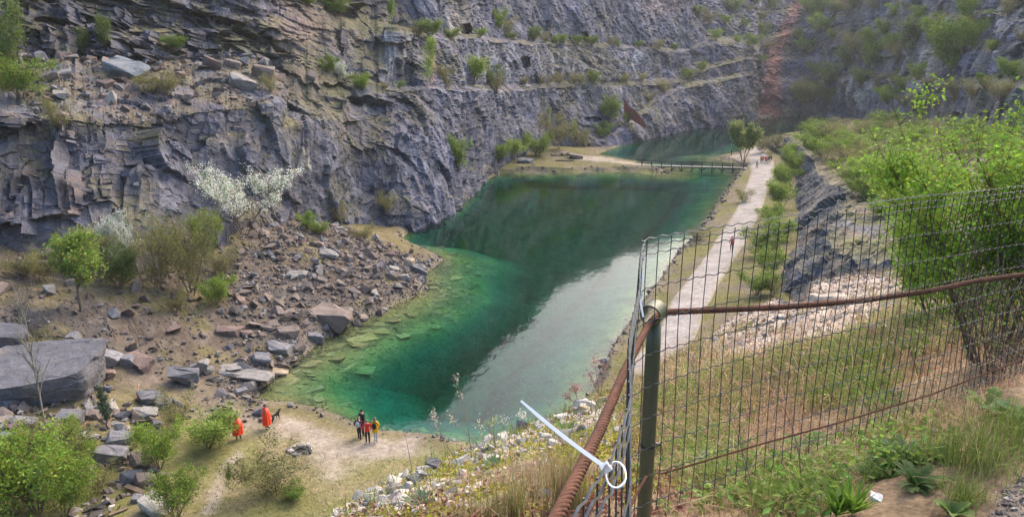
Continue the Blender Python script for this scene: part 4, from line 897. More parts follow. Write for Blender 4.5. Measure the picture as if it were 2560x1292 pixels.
for k in range(nb):
    x = (k + .6) * bL / nb
    for sg in (-1, 1):
        mb = MB(); mb.box((x, .70 * sg, (bz(x) + 1.05 - 2.2) / 2), (.16, .16, bz(x) + 1.05 + 2.2)); po = mb.build('post', WOOD, br)
        for s2 in (-1, 1):
            if k % 2 == 0 or s2 > 0:
                mb = MB(); mb.tube([(x, .68 * sg, bz(x) - 1.0), (x + .75 * s2, .60 * sg, bz(x) - .22)], .06, 4); mb.build('brace', WOOD, po)
    mb = MB(); mb.box((x, 0, bz(x) - .30), (.16, 1.6, .16)); mb.build('cross_beam', WOOD, br)
# picnic benches, log and rusty sheeting on the far side
pb = thing('picnic_table', hit(1412, 388), 'small wooden picnic table with benches on the spit', 'table', None, .3)
for nm, y, z, w in (('table_top', 0, .75, .8), ('bench_seat', .75, .45, .3), ('bench_seat', -.75, .45, .3)):
    mb = MB(); mb.box((0, y, z), (2.2, w, .07)); t_ = mb.build(nm, WOOD2, pb)
    for sx in (-.8, .8): mb = MB(); mb.box((sx, y, z / 2 - .05), (.1, w * .7, z)); mb.build('leg', WOOD, t_)
lg = hit(1412, 404); mb = MB(); t_ = np.linspace(0, 1, 9); mb.tube(np.c_[(t_ - .5) * 4.5, .3 * np.sin(t_ * 4), .2 + .06 * np.sin(t_ * 7)], .2 * (1 - .4 * t_), 8, (.16, .14, .12)); tag(mb.build('log', M['bark'], None, lg), 'grey driftwood log lying on the grass of the spit', 'log')
RUST = colored('rusty_sheet', ((1.2, .35, 4), (8, .3, 3)), ((10, .3),), .8, .3, base=(.40, .145, .11))
rp = [at(x, y, d_) for x, y, d_ in ((1560, 262, 229.), (1572, 280, 228.), (1588, 290, 227.), (1598, 300, 226.), (1614, 316, 225.))]; rh = [3.4, 3.6, 3.4, 2.6, 1.6]
rs_ = thing('rusty_sheet_wall', Vector(rp[2]), 'rusty red corrugated sheeting stepping down the rock below the ramp', 'metal sheeting')
for k in range(4):
    mb = MB(); a_, b_ = rp[k] - rp[2], rp[k + 1] - rp[2]; nn_ = 14; t_ = np.linspace(0, 1, nn_); cor = .10 * np.where(np.arange(nn_) % 2, 1, -1)[:, None] * np.array([0.0, -1, 0]); P_ = a_ + (b_ - a_) * t_[:, None] + cor; hh = rh[k] + (rh[k + 1] - rh[k]) * t_
    lo = P_ - np.array([0, 0, 1.0]) * (hh * .55)[:, None]; hi = P_ + np.array([0, 0, 1.0]) * (hh * .5)[:, None]; V = np.concatenate([lo, hi, lo + [0, .04, 0], hi + [0, .04, 0]]); q_ = [(i, i + 1, nn_ + i + 1, nn_ + i) for i in range(nn_ - 1)]; q_ += [(2 * nn_ + i + 1, 2 * nn_ + i, 3 * nn_ + i, 3 * nn_ + i + 1) for i in range(nn_ - 1)] + [(nn_ + i, nn_ + i + 1, 3 * nn_ + i + 1, 3 * nn_ + i) for i in range(nn_ - 1)]
    mb.add(V, (), q_); mb.build('sheet', RUST, rs_)
# ------------------------------------------------------------------ scree on the quarry floor and the left bench
FG = FP.reshape(len(fx), len(fy), 3); fdg = fd.reshape(FG.shape[:2])
r_scree = region([(1070, 640), (1120, 648), (1070, 735), (960, 780), (830, 845), (700, 935), (610, 1010), (560, 985), (430, 950), (330, 930), (180, 1010), (60, 1120), (-200, 1100), (-200, 700), (80, 690), (300, 760), (560, 640), (640, 575), (720, 560), (900, 585)], 2.0)
r_talus = region([(1000, 600), (1110, 640), (1070, 740), (960, 780), (830, 845), (690, 940), (610, 1000), (560, 960), (600, 820), (590, 700), (640, 600), (760, 570)], 2.0)
q2 = FG[..., :2].reshape(-1, 2)
wsc = ((1 - sstep(-1.5, 1.5, r_scree(q2) + 2 * a1)) * .45 + (1 - sstep(-2, 2, r_talus(q2) + 3 * a1)) * 1.2).reshape(fdg.shape) * (fdg > -.6)
shore = np.exp(-(np.abs(fdg) / 1.6) ** 2) * (FG[..., 1] < 190) * .25
rr = np.random.default_rng(21)
SP, si, sj = sample_grid(FG, wsc + .02 * (wsc > .02), 9500, rr)
ssz = np.clip(.125 * rr.random(len(SP)) ** -.56, .12, 1.3)
big_only = (SP[:, 0] < -30) | (SP[:, 1] < 60); keep = np.ones(len(SP), bool)
pc = np.array([GREY, BROWN, BROWN, GREY, RED, PALE, BROWN])[rr.integers(0, 7, len(SP))]
r_heap = region([(140, 1010), (250, 985), (330, 1000), (440, 990), (450, 1030), (400, 1070), (330, 1120), (420, 1200), (390, 1240), (300, 1240), (230, 1190), (215, 1120), (60, 1130), (-100, 1150), (-100, 1000), (60, 985)], 1.6)
SH_, _, _ = sample_grid(FG, (1 - sstep(-.8, .8, r_heap(q2) + 1.5 * a2)).reshape(fdg.shape), 420, rr)
SP = np.concatenate([SP, SH_]); ssz = np.r_[ssz, np.clip(.34 * rr.random(len(SH_)) ** -.42, .3, 1.35)]
pc = np.array([GREY, BROWN, BROWN, BROWN, RED, PALE, BROWN])[rr.integers(0, 7, len(SP))]
rubble('rubble', SP, ssz, pc, ground, rr)
# stones along the shores, the spit and the road edge
ws2 = shore * (fdg > -.5) * (fdg < 1.6) * np.where(FG[..., 0] > 5, 1.0, .8)
S2, _, _ = sample_grid(FG, ws2, 1800, rr)
z2 = np.clip(.16 * rr.random(len(S2)) ** -.45, .14, .9); rubble('shore_rubble', S2, z2, np.array([BROWN, BROWN, PALE, (.22, .18, .15)])[rr.integers(0, 4, len(S2))], ground, rr, nbig=0)
# boulders and rubble on the left bench of the cliff
wbn = (bench * sstep(.35, .6, up) * sstep(-.4, .2, n2 + .2)).astype(float) * (pxg > -100)
S3, _, _ = sample_grid(PC, wbn, 1500, rr)
z3 = np.clip(.22 * rr.random(len(S3)) ** -.5, .2, 1.8); rubble('bench_rubble', S3, z3, np.array([GREY, BROWN, RED, PALE])[rr.integers(0, 4, len(S3))], cliff, rr, nbig=150)

BL = [  # px, py (foot), width, label, colour, dims, rz, tilt, name
 (122, 968, 245, 'huge flat-topped grey boulder behind the bare tree', (.125, .126, .142), (1.0, .80, .58), .22, (.20, -.06)),
 (20, 850, 95, 'grey block at the left edge, just above the huge boulder', GREY, (1, .8, .6), .6, (.2, .2)),
 (262, 905, 80, 'dark slab leaning against the right side of the huge boulder', (.19, .19, .21), (1, .5, .6), .4, (.1, .45)),
 (832, 803, 112, 'big brown block with a flat grey top above the shore rubble', BROWN, (1, .7, .48), -.15, (.08, .05)),
 (612, 938, 150, 'thin pale slab lying at the water edge, pointed to the left', PALE, (1, .42, .14), -.1, (.10, .12)),
 (690, 932, 60, 'tan slab half under water beside the thin pale slab', (.36, .29, .20), (1, .6, .2), .2, (.1, .1)),
 (462, 955, 82, 'upright grey slab with a clean face beside the earth path', GREY, (1, .5, .75), .3, (.35, .1)),
 (507, 928, 55, 'narrow leaning grey stone right behind the upright slab', PALE, (.6, .5, 1.0), .2, (.2, .3)),
 (352, 910, 85, 'rust red block lying on the scree right of the huge boulder', RED, (1, .55, .38), -.5, (.1, .2)),
 (316, 908, 45, 'small blue grey block touching the rust red block', GREY, (1, .8, .7), .2, (.1, .1)),
 (575, 833, 72, 'flat dark red block alone on the scree slope', RED, (1, .5, .35), .1, (.05, .1)),
 (720, 838, 60, 'brown stone standing high in the shore rubble', BROWN, (1, .7, .5), .4, (.2, .1)),
 (700, 875, 62, 'grey flat stone at the shore, left of the pointed corner', GREY, (1, .7, .4), .2, (.2, .1)),
 (655, 905, 50, 'square grey stone above the thin pale slab', GREY, (1, .9, .6), .3, (.1, .2)),
 (790, 848, 48, 'dark wet stone on the waterline below the big brown block', (.15, .15, .17), (1, .7, .6), .3, (.1, .2)),
 (740, 690, 60, 'light flat stone high on the scree under the blossoming tree', PALE, (1, .6, .3), .3, (.15, .1)),
 (820, 640, 58, 'pale tabular stone near the top of the scree', PALE, (1, .6, .3), -.2, (.15, .1)),
 (1022, 672, 46, 'tall tan stone at the tip of the scree spit', (.42, .34, .25), (.7, .5, .9), .2, (.2, .2)),
 (1045, 682, 48, 'blue grey slab tilted into the water at the tip of the scree', GREY, (1, .5, .5), .3, (.1, .5)),
 (372, 1005, 62, 'grey boulder at the left end of the trio by the path', GREY, (1, .8, .6), .2, (.1, .1)),
 (412, 1018, 52, 'cube shaped grey boulder at the right end of the trio', GREY, (.9, .8, .75), .1, (.05, .1)),
 (362, 1040, 60, 'flat boulder in front of the trio by the path', PALE, (1, .7, .45), .3, (.1, .15)),
 (275, 1152, 92, 'dark square boulder among the bushes on the lower left', (.17, .17, .19), (1, .7, .62), .1, (.05, .08)),
 (300, 1105, 62, 'grey stone on top of the heap behind the dark square boulder', GREY, (1, .7, .6), .5, (.2, .2)),
 (180, 1058, 66, 'rounded grey stone left of the little pine', GREY, (1, .8, .7), .1, (.1, .1)),
 (120, 1075, 62, 'brownish stone at the foot of the bare tree', BROWN, (1, .7, .55), .7, (.2, .1)),
 (60, 1062, 60, 'grey stone with a sharp ridge left of the bare tree', GREY, (1, .7, .5), .3, (.1, .3)),
 (30, 1010, 60, 'low grey stone under the left end of the huge boulder', GREY, (1, .7, .5), .9, (.2, .1)),
 (15, 1105, 55, 'grey stone at the left edge above the big bush', GREY, (1, .7, .6), .2, (.3, .1)),
 (235, 1045, 46, 'brown stone below the right corner of the huge boulder', BROWN, (1, .8, .6), .4, (.1, .2)),
 (305, 1075, 40, 'light grey stone leaning on the heap', PALE, (1, .7, .7), .4, (.3, .2)),
 (360, 1160, 70, 'stone with a brown top beside the round green bush', BROWN, (1, .7, .5), .2, (.2, .1)),
 (325, 1205, 58, 'front stone of the cluster above the wooden plank', GREY, (1, .7, .7), .3, (.2, .1)),
 (362, 1212, 56, 'tilted triangular stone of the cluster above the wooden plank', BROWN, (.9, .6, .9), .7, (.3, .3)),
 (345, 1252, 30, 'small stone propping the wooden plank', GREY, (1, .8, .8), .2, (.1, .1)),
 (392, 1278, 92, 'pale lichened boulder in the grass near the lower fire ring', (.40, .39, .35), (1, .7, .55), -.4, (.1, .3)),
 (318, 185, 112, 'large blue grey slab resting on the high left bench', (.25, .27, .29), (1, .6, .42), -.25, (.25, .18)),
 (78, 195, 44, 'reddish slab standing on the high bench at far left', RED, (.7, .5, .8), .4, (.3, .4)),
 (122, 200, 58, 'brown tilted slab in the middle of the three on the high bench', BROWN, (1, .5, .4), .5, (.1, -.4)),
 (160, 190, 46, 'light grey rounded slab right of the brown tilted slab', PALE, (1, .6, .5), .5, (.1, -.4)),
 (530, 172, 62, 'dark red block at the left of the heap on the bench', RED, (.8, .5, .7), .4, (.3, .4)),
 (580, 165, 48, 'brown block on top of the heap on the bench', BROWN, (1, .7, .5), .2, (.1, .2)),
 (610, 215, 80, 'pale split slabs at the foot of the heap on the bench', PALE, (1, .6, .45), .2, (.2, .3)),
 (660, 190, 60, 'rounded brown rock at the right of the heap on the bench', BROWN, (1, .8, .7), .2, (.1, .1)),
 (365, 205, 40, 'dark stone just below the large slab on the bench', (.17, .17, .19), (1, .7, .5), .2, (.2, .1)),
 (1315, 407, 44, 'dark low boulder on the grass of the spit', (.17, .18, .19), (1, .6, .4), .1, (.1, .1)),
 (1440, 395, 38, 'brown knoll of rock in the middle of the spit', BROWN, (1, .8, .4), .1, (.1, .1)),
]
for i, (px, py, w, lab, col, dm, rz, tl_) in enumerate(BL):
    boulder('boulder', px, py, w, 0, lab, col, dm, rz, tl_, i, flat=.62 if i == 0 else .75, jit=.015 if i in (0, 4, 6) else .12, sink=.30, objs=[cliff] if py < 230 else None)
UW = [(940, 832, 80, 'large pale slab under the green water, below the big brown block'), (905, 856, 70, 'sunken slab left of the large pale one'), (1140, 712, 44, 'lone bright sunken slab off the tip of the scree'), (1008, 856, 44, 'small sunken slab furthest from the scree shore'),
      (830, 868, 64, 'sunken slab close to the shore below the waterline stones'), (780, 905, 66, 'sunken slab in the near corner of the shallows'), (860, 925, 70, 'dim sunken slab in the middle of the green shallows'), (980, 790, 54, 'sunken slab just off the shore rubble'), (720, 955, 60, 'sunken slab near the trodden beach'), (905, 950, 60, 'deepest visible sunken slab'), (1090, 755, 50, 'sunken slab between the scree tip and the large pale slab')]
for i, (px, py, w, lab) in enumerate(UW):
    boulder('sunken_slab', px, py, w * 1.1, 0, lab, (.42, .38, .17), (1, .75, .2), i * .7, (.06, .08), 200 + i, sink=.1, objs=[ground], under=(.25, .3, .5, .9, .25, .25, 1.0, .3, .2, 1.3, .5)[i])

wsu = ((fdg < -.4) & (fdg > -7.5) & (FG[..., 0] < 2) & (FG[..., 1] < 100) & (FG[..., 2] > -1.9)).astype(float)
SU, _, _ = sample_grid(FG, wsu, 420, rr); zu = np.clip(.40 * rr.random(len(SU)) ** -.4, .35, 1.5); SU[:, 2] = np.minimum(SU[:, 2], -.25 - .2 * zu)
rubble('sunken_rubble', SU, zu, np.tile((.38, .35, .17), (len(SU), 1)) * rr.uniform(.8, 1.15, (len(SU), 1)), ground, rr, .12, .0, nbig=0)
# two fire rings, planks, barrier tape
def fire_ring(px, py, rpx, label, cols, seed):
    p = hit(px, py); s = rpx * depth(p) / F; o = thing('fire_ring', p, label, 'fire ring'); r = np.random.default_rng(seed); n = 15
    for k in range(n):
        a = k * 6.283 / n + r.normal(0, .15); q = link('stone', stone_mesh(k, cols[k % len(cols)]), o); z = s * r.uniform(.32, .6)
        q.location = (math.cos(a) * s * r.uniform(.8, 1.1), math.sin(a) * s * r.uniform(.8, 1.1), z * .18); q.scale = (z, z, z); q.rotation_euler = (r.normal(0, .3), r.normal(0, .3), r.uniform(0, 6))
    for k in range(5):
        q = link('charred_stick', None, o); mb = MB(); a = r.uniform(0, 6.28); mb.tube([(math.cos(a) * s * .6, math.sin(a) * s * .6, .05), (0, 0, .1 + .03 * k), (-math.cos(a) * s * .4, -math.sin(a) * s * .5, .07)], .03, 5, (.03, .028, .026)); bpy.data.objects.remove(q)
        mb.build('charred_stick', M['bark'], o)
    mb = MB(); th = np.linspace(0, 6.283, 15)[:-1]; V = np.c_[np.cos(th) * s * .75, np.sin(th) * s * .75, 0 * th + .05]; V = np.vstack([V, [0, 0, .07]]); mb.add(V, [(14, k, (k + 1) % 14) for k in range(14)], (), (.07, .065, .06)); mb.build('ash', M['ground'], o)
fire_ring(752, 1125, 27, 'ring of white fire stones on the bare ground by the people', (WHITE, PALE, GREY), 1)
fire_ring(232, 1278, 42, 'larger ring of pale fire stones at the bottom left', (PALE, WHITE, BROWN), 2)
fire_ring(1390, 388, 12, 'small ring of stones beside the benches on the spit', (GREY, PALE), 3)
def plank(px, py, px2, py2, label, w=.22, t=.06, col=(.16, .12, .09), lift=.25):
    a, b = hit(px, py), hit(px2, py2); mb = MB(); a = np.array(a); b = np.array(b); d = b - a; L_ = np.linalg.norm(d); m = (a + b) / 2
    mb.box((0, 0, 0), (L_, w, t), None, col); o = mb.build('wooden_plank', M['bark'], None, Vector(m) + Vector((0, 0, lift))); o.rotation_euler = (.1, -math.asin(d[2] / L_), math.atan2(d[1], d[0])); tag(o, label, 'plank')
plank(316, 1222, 362, 1240, 'old brown plank propped on the small stones', .3)
plank(272, 1290, 318, 1272, 'brown plank lying in the grass right of the lower fire ring', .2, lift=.08)
plank(170, 1290, 186, 1272, 'short brown plank left of the lower fire ring', .15, lift=.08)
def tape(pts, label):
    V = []; 
    for x, y, z in pts: V += [(x, y, z - .04), (x, y, z + .04)]
    n = len(pts); mb = MB(); V = np.array(V); c_ = np.repeat([((.75, .08, .05) if (k // 2) % 2 else (.8, .55, .5)) for k in range(n)], 2, 0)
    mb.add(V, (), [(2 * k, 2 * k + 2, 2 * k + 3, 2 * k + 1) for k in range(n - 1)], c_); o = mb.build('barrier_tape', M['bark']); tag(o, label, 'tape')
def tape_px(a, b, za, zb, label, sag=.15, n=16):
    A, B = np.array(hit(*a)), np.array(hit(*b)); A[2] += za; B[2] += zb; t = np.linspace(0, 1, n); P_ = A + (B - A) * t[:, None]; P_[:, 2] -= sag * 4 * t * (1 - t); tape(P_, label)
tape_px((350, 975), (338, 1005), .5, .15, 'pink and white barrier tape hanging above the trio of boulders')
tape_px((220, 1062), (200, 1072), .3, .15, 'bit of red tape caught on the stones under the huge boulder', .05)
tape_px((60, 1090), (10, 1125), .45, .3, 'red barrier tape running off to the left of the bare tree', .1)

# ------------------------------------------------------------------ plants, big ones first
T_, S_ = dict(name='blossom_tree', cat='tree'), dict(name='shrub', cat='shrub')
plant('blossom0', 612, 585, 170, 'large white blossoming tree at the foot of the left cliff', .85, 'blossom_tree', 'tree')
plant('blossom1', 318, 690, 150, 'fainter white blossoming tree left of the large one', .75, 'blossom_tree', 'tree')
plant('tree0', 206, 772, 180, 'bright green young tree with a forked trunk above the huge boulder', .95, 'young_tree', 'tree')
plant('olive0', 480, 735, 185, 'large olive brown thicket between the two left green trees and the scree', .75)
plant('olive1', 395, 720, 150, 'sparse olive shrub behind the sapling left of the thicket', .7)
plant('green1', 525, 650, 110, 'green shrub at the lower left of the large blossoming tree', .6)
plant('dark0', 300, 720, 105, 'dark green shrub under the fainter blossoming tree', .9)
plant('bare0', 370, 850, 105, 'thin pale sapling with yellow buds on the left scree', .5)
plant('green2', 95, 1278, 215, 'big bright green bush at the lower left corner', .9)
plant('olive2', 165, 1185, 150, 'olive bush right behind the big corner bush', .8)
plant('green0', 10, 1292, 200, 'green bush cut by the left edge of the picture', .8)
plant('green1', 205, 1180, 80, 'small green bush at the right foot of the olive bush', .9)
plant('lime1', 45, 1215, 130, 'pale green bush behind the big corner bush', 1.0)
plant('green1', 160, 1290, 130, 'leafy bush at the bottom edge between the corner bush and the fire ring', .9)
plant('olive1', 240, 1235, 70, 'low olive scrub above the lower fire ring', 1.2)
plant('lime0', 180, 1100, 60, 'light green bush at the foot of the bare tree', .9)
plant('pine', 270, 1062, 120, 'little blue green pine among the stones', .55, 'pine_tree', 'tree')
plant('lime1', 520, 1118, 85, 'wide light green bush left of the people in orange', 1.5)
plant('green0', 400, 1170, 120, 'round fresh green bush beside the stone heap', .75)
plant('olive0', 440, 1075, 90, 'thin olive shrub behind the wide light green bush', 1.0)
plant('olive1', 690, 1232, 112, 'twiggy olive shrub on the lawn below the fire ring', 1.35)
plant('green2', 735, 1242, 36, 'low green patch of leaves at the right of the twiggy shrub', 1.6)
plant('birch0', 572, 1240, 105, 'slender yellow green sapling beside the trodden trail', .45)
plant('green1', 440, 1300, 110, 'green bush at the bottom edge right of the lichened boulder', .9)
plant('bare1', 860, 780, 40, 'bare low twigs in the shore rubble', .8)
# the bare tree with its red band
bt = plant('baretree', 112, 1108, 430, 'tall bare tree with a red band on its trunk', .42, 'bare_tree', 'tree')
mb = MB(); th = np.linspace(0, 6.283, 13)
mb.tube([(0, 0, .03), (0, 0, .085)], .030, 10, (.30, .04, .05), cap=False); rb = mb.build('red_band', M['bark'], bt); rb.scale = (1 / .42 * .45, 1 / .42 * .45, 1)

LIST = [  # kind, px, py, height, width, label, group
 ('dark1', 25, 225, 190, .6, 'dark green bush hanging at the left edge of the high bench', None), ('green0', 55, 245, 90, .8, 'mossy green bush left of the three slabs on the high bench', None), ('dark0', 262, 120, 75, .6, 'dark bush in the gap of the upper left strata', None), ('dark1', 208, 140, 60, .7, 'dark bush under the upper left strata', None),
 ('green1', 432, 130, 36, .9, 'small green bush at the foot of the strata, right of the large slab', None), ('olive0', 420, 240, 55, 1.3, 'yellowish scrub in the middle of the high bench', None), ('olive1', 380, 235, 45, 1.2, 'yellowish scrub below the large slab', None), ('olive2', 150, 320, 70, .8, 'olive shrub spilling over the lower cliff at left', None), ('olive1', 680, 230, 40, 1.0, 'thin shrub on the right end of the high bench', None),
 ('blossom1', 870, 212, 58, .9, 'white flowering bush on the right end of the left bench', None), ('green2', 900, 225, 40, 1.1, 'green bush beside the white flowering bush', None), ('green0', 820, 185, 40, 1.0, 'green bush at the corner behind the white flowering bush', None),
 ('green0', 835, 40, 50, 1.3, 'green bush at the top of the picture above the dark corner', None), ('green2', 770, 15, 40, 1.3, 'bush at the very top left of the dark corner', None), ('birch0', 978, 72, 85, .7, 'young birch on the upper ledge left of the cave', None), ('green1', 1075, 95, 40, 1.3, 'wide bush on the upper ledge left of the cave', None), ('lime0', 1130, 98, 26, 1.4, 'low bush just left of the cave mouth', None),
 ('olive0', 1045, 92, 30, 1.2, 'olive scrub on the upper ledge under the birch', None), ('green2', 1245, 78, 55, .7, 'narrow bush right of the cave on the upper ledge', None), ('olive1', 1265, 90, 40, 1.1, 'olive bush beside the narrow bush of the upper ledge', None), ('dark0', 1335, 104, 34, 1.1, 'dark bush on the upper ledge above the second cave', None),
 ('birch1', 1075, 225, 125, .65, 'birch on the lower ledge in front of the orange streak', None), ('lime1', 1185, 210, 62, 1.0, 'bright leafy bush on the lower ledge', None), ('dark1', 1228, 215, 48, 1.1, 'dark bush right of the bright leafy bush', None), ('olive2', 1120, 222, 55, .8, 'greyish shrub between the birch and the bright bush', None), ('olive0', 1240, 232, 40, 1.3, 'scrub trailing down from the lower ledge', None),
 ('green0', 1148, 425, 75, .6, 'tall green shrub in the notch of the headland', None), ('olive1', 970, 530, 45, .9, 'yellow green tuft on the foot of the headland', None), ('olive2', 850, 555, 50, 1.3, 'reddish scrub at the left foot of the headland', None), ('olive0', 905, 600, 36, 1.6, 'brown scrub above the shore left of the headland', None), ('lime0', 800, 585, 32, 1.3, 'pale green scrub under the cliff right of the blossoming tree', None), ('green0', 770, 575, 40, .9, 'green scrub right beside the large blossoming tree', None),
 ('lime1', 1285, 400, 52, 1.2, 'bright green bush at the cliff end of the spit', None), ('green1', 1245, 405, 42, 1.1, 'dull green bush in the corner of the spit', None), ('green2', 1345, 390, 55, 1.2, 'second green bush of the spit', None), ('olive0', 1395, 372, 78, .9, 'tall olive tree bush on the spit', None), ('lime0', 1368, 362, 40, 1.0, 'lime green bush behind the tall olive one', None), ('birch0', 1430, 362, 72, .5, 'pale birch at the cliff behind the spit', None),
 ('birch1', 1370, 330, 60, .5, 'thin birch growing on the cliff over the spit', None), ('olive2', 1455, 368, 46, .9, 'brown scrub left of the ramp foot', None), ('tree1', 1525, 322, 78, .85, 'bright green tree at the foot of the ramp', None), ('green0', 1508, 345, 36, 1.2, 'scrub under the bright green tree of the ramp', None), ('green2', 1570, 305, 24, 1.3, 'low bush right of the bright green tree', None), ('olive0', 1625, 255, 26, 1.4, 'olive bush beside the upper part of the ramp', None), ('olive1', 1660, 232, 30, 1.4, 'scrub at the bend of the ramp', None), ('bare0', 1680, 222, 34, 1.3, 'pinkish bare bush at the top of the ramp', None),
 ('willow', 1858, 404, 84, .72, 'round willow tree at the end of the footbridge', None), ('bare1', 1908, 350, 70, .35, 'bare birches on the shore behind the willow', None), ('bare0', 1945, 348, 52, .4, 'second clump of bare birches behind the willow', None), ('bare1', 1985, 345, 34, .7, 'greyish bare thicket on the far rock hump', None), ('olive0', 1905, 382, 40, .9, 'olive shrub by the road right of the willow', None), ('olive1', 1940, 368, 30, .6, 'olive shrub below the rock hump', None),
 ('green0', 1985, 436, 58, .6, 'dense bush beside the road where the group walks', None), ('lime0', 1975, 398, 40, .6, 'bush against the rock hump', None), ('green1', 1968, 474, 54, .7, 'bush by the road below the group', None), ('lime1', 1955, 520, 62, .7, 'bush at the foot of the rock face, middle', None), ('green2', 1925, 560, 46, .9, 'low bush on the verge above the lone walker', None), ('lime0', 1945, 600, 56, .8, 'bush at the foot of the dark slab', None), ('green0', 1910, 640, 62, .9, 'bush on the verge right of the lone walker', None), ('lime1', 1925, 690, 60, .8, 'bush on the verge below the dark slab', None), ('green1', 1890, 735, 56, .9, 'nearest bush of the road verge', None), ('olive0', 1930, 740, 46, .9, 'scrub just behind the limestone mound', None),
 ('olive1', 1745, 600, 26, 1.2, 'reedy scrub on the lake side of the road', None), ('olive2', 1860, 505, 30, 1.0, 'twiggy scrub on the lake side of the road, further off', None)]
for kind, px, py, h, w, lab, g in LIST: plant(kind, px, py, h, lab, w * (1.55 if ('road' in lab or 'verge' in lab or 'slab' in lab or 'rock face' in lab or 'rock hump' in lab) and kind[:4] not in ('will', 'bare') else 1.0), 'tree' if kind[:4] in ('birc', 'tree', 'will') else 'shrub', 'tree' if kind[:4] in ('birc', 'tree', 'will') else 'shrub', g)
# ledge scrub and the thickets of the right side: alike ones share a label
rl = np.random.default_rng(77)
ORD = 'first second third fourth fifth sixth seventh eighth ninth tenth eleventh twelfth thirteenth fourteenth fifteenth sixteenth seventeenth eighteenth nineteenth twentieth'.split() + ['twenty-' + w for w in 'first second third fourth fifth sixth seventh eighth ninth'.split()]
def scatter_plants(kinds, pts, hr, label, group, wide=(.9, 1.4), objs=None, name='shrub', rows=None):
    for lo, hi, word in (rows or [(-1e9, 1e9, '')]):
        for k, (px, py) in enumerate(sorted(p for p in pts if lo <= p[1] < hi)):
            plant(kinds[int(rl.integers(len(kinds)))], px, py, rl.uniform(*hr), label + word + ', ' + ORD[k] + ' from the left', rl.uniform(*wide), name, 'shrub' if name == 'shrub' else 'tree', group, objs)
scatter_plants(['olive0', 'olive1', 'green0'], [(x + rl.normal(0, 6), y) for x, y in ((960, 224), (1005, 222), (1290, 214), (1320, 212), (1345, 211), (1375, 212), (1402, 210), (1430, 210), (1462, 209), (1490, 208), (1512, 208), (1540, 207), (1565, 206), (1600, 205), (1730, 196), (1760, 180))], (16, 28), 'low scrub growing along the lower ledge of the long wall', 'lower ledge scrub')
scatter_plants(['olive0', 'olive2', 'green1'], [(x + rl.normal(0, 6), y) for x, y in ((1200, 96), (1285, 102), (1360, 108), (1390, 110), (1415, 110), (1445, 112), (1480, 114), (1510, 116), (1550, 119), (1590, 122), (1640, 125), (1690, 126))], (14, 26), 'low scrub growing along the upper ledge of the long wall', 'upper ledge scrub')
scatter_plants(['olive0', 'green0', 'lime0', 'dark0'], [(x, y) for x, y in ((1745, 40), (1775, 60), (1790, 100), (1815, 60), (1830, 30), (1845, 110), (1860, 70), (1875, 30), (1880, 118), (1900, 55), (1905, 95), (1915, 130), (1890, 12), (1930, 25), (1850, 12), (1810, 15), (1900, 160))], (18, 34), 'scrub on the slope left of the red gully', 'scrub left of the red gully')
scatter_plants(['green0', 'olive1', 'olive2', 'dark0', 'olive0'], [(2020, 30), (2040, 45), (2060, 20), (2085, 35), (2050, 85), (2120, 40), (2140, 20), (2010, 130), (1995, 100), (2180, 30), (2110, 12)], (24, 46), 'scrub on the slope right of the red gully', 'scrub right of the red gully')
scatter_plants(['green2', 'olive1', 'dark1', 'lime0', 'olive0'], [(2040, 190), (2075, 215), (2120, 175), (2150, 140), (2195, 165), (2225, 120), (2245, 155), (2275, 140), (2200, 225), (2240, 215), (2180, 120), (2300, 60), (2290, 100), (2030, 255), (2065, 262), (2010, 262), (2215, 90), (2155, 215), (2130, 130), (2085, 100)], (26, 56), 'scrub scattered over the bands of the right wall', 'scrub on the right wall')
for kind, px, py, h, w, lab in (('green1', 2385, 190, 130, .7, 'tall leafy bush climbing the right wall'), ('lime1', 2360, 165, 90, .7, 'lighter bush left of the tall one on the right wall'), ('green2', 2335, 110, 60, .8, 'bush in the upper notch of the right wall'), ('green0', 2420, 130, 70, .7, 'bush right of the tall one on the right wall'), ('lime0', 2175, 175, 70, .6, 'tapering green bush above the pale rock'), ('olive1', 2300, 300, 66, .8, 'brown tinged bush below the streaked rock of the right wall'), ('green1', 2420, 60, 60, .7, 'bush near the top right of the right wall'), ('lime0', 2480, 130, 30, 1.0, 'small bright shrub on the right wall'), ('olive0', 2550, 110, 40, .8, 'shrub at the right edge high on the wall')): plant(kind, px, py, h, lab, w)
scatter_plants(['green0', 'lime0', 'green1', 'olive0', 'olive1', 'green2'], [(2045, 365), (2075, 352), (2100, 365), (2060, 395), (2085, 420), (2110, 392), (2130, 352), (2140, 420), (2125, 460), (2150, 385), (2160, 340), (2165, 450), (2180, 415), (2190, 360), (2200, 470), (2205, 330), (2215, 400), (2230, 440), (2240, 350), (2250, 380), (2260, 420), (2255, 480), (2280, 345), (2285, 450), (2290, 400), (2310, 370), (2330, 420), (2320, 470), (2350, 350), (2360, 390), (2370, 440), (2400, 360), (2390, 480), (2410, 410), (2440, 370), (2450, 440), (2480, 390), (2500, 360), (2520, 430), (2550, 390), (2170, 500), (2200, 540), (2240, 530), (2280, 520), (2320, 530), (2150, 490)], (36, 62), 'green bush of the rock terrace thicket', 'thicket on the rock terrace', (1.2, 1.8), [terrace, cliff], rows=[(0, 372, ' in its back row'), (372, 432, ' in its middle row'), (432, 900, ' in its front row')])
scatter_plants(['dark0', 'green0', 'lime1'], [(2018, 352), (2034, 350), (2020, 374), (2038, 385)], (13, 20), 'bush beside the upper track on the far end of the terrace', 'bushes by the upper track', (1.0, 1.4), [terrace])
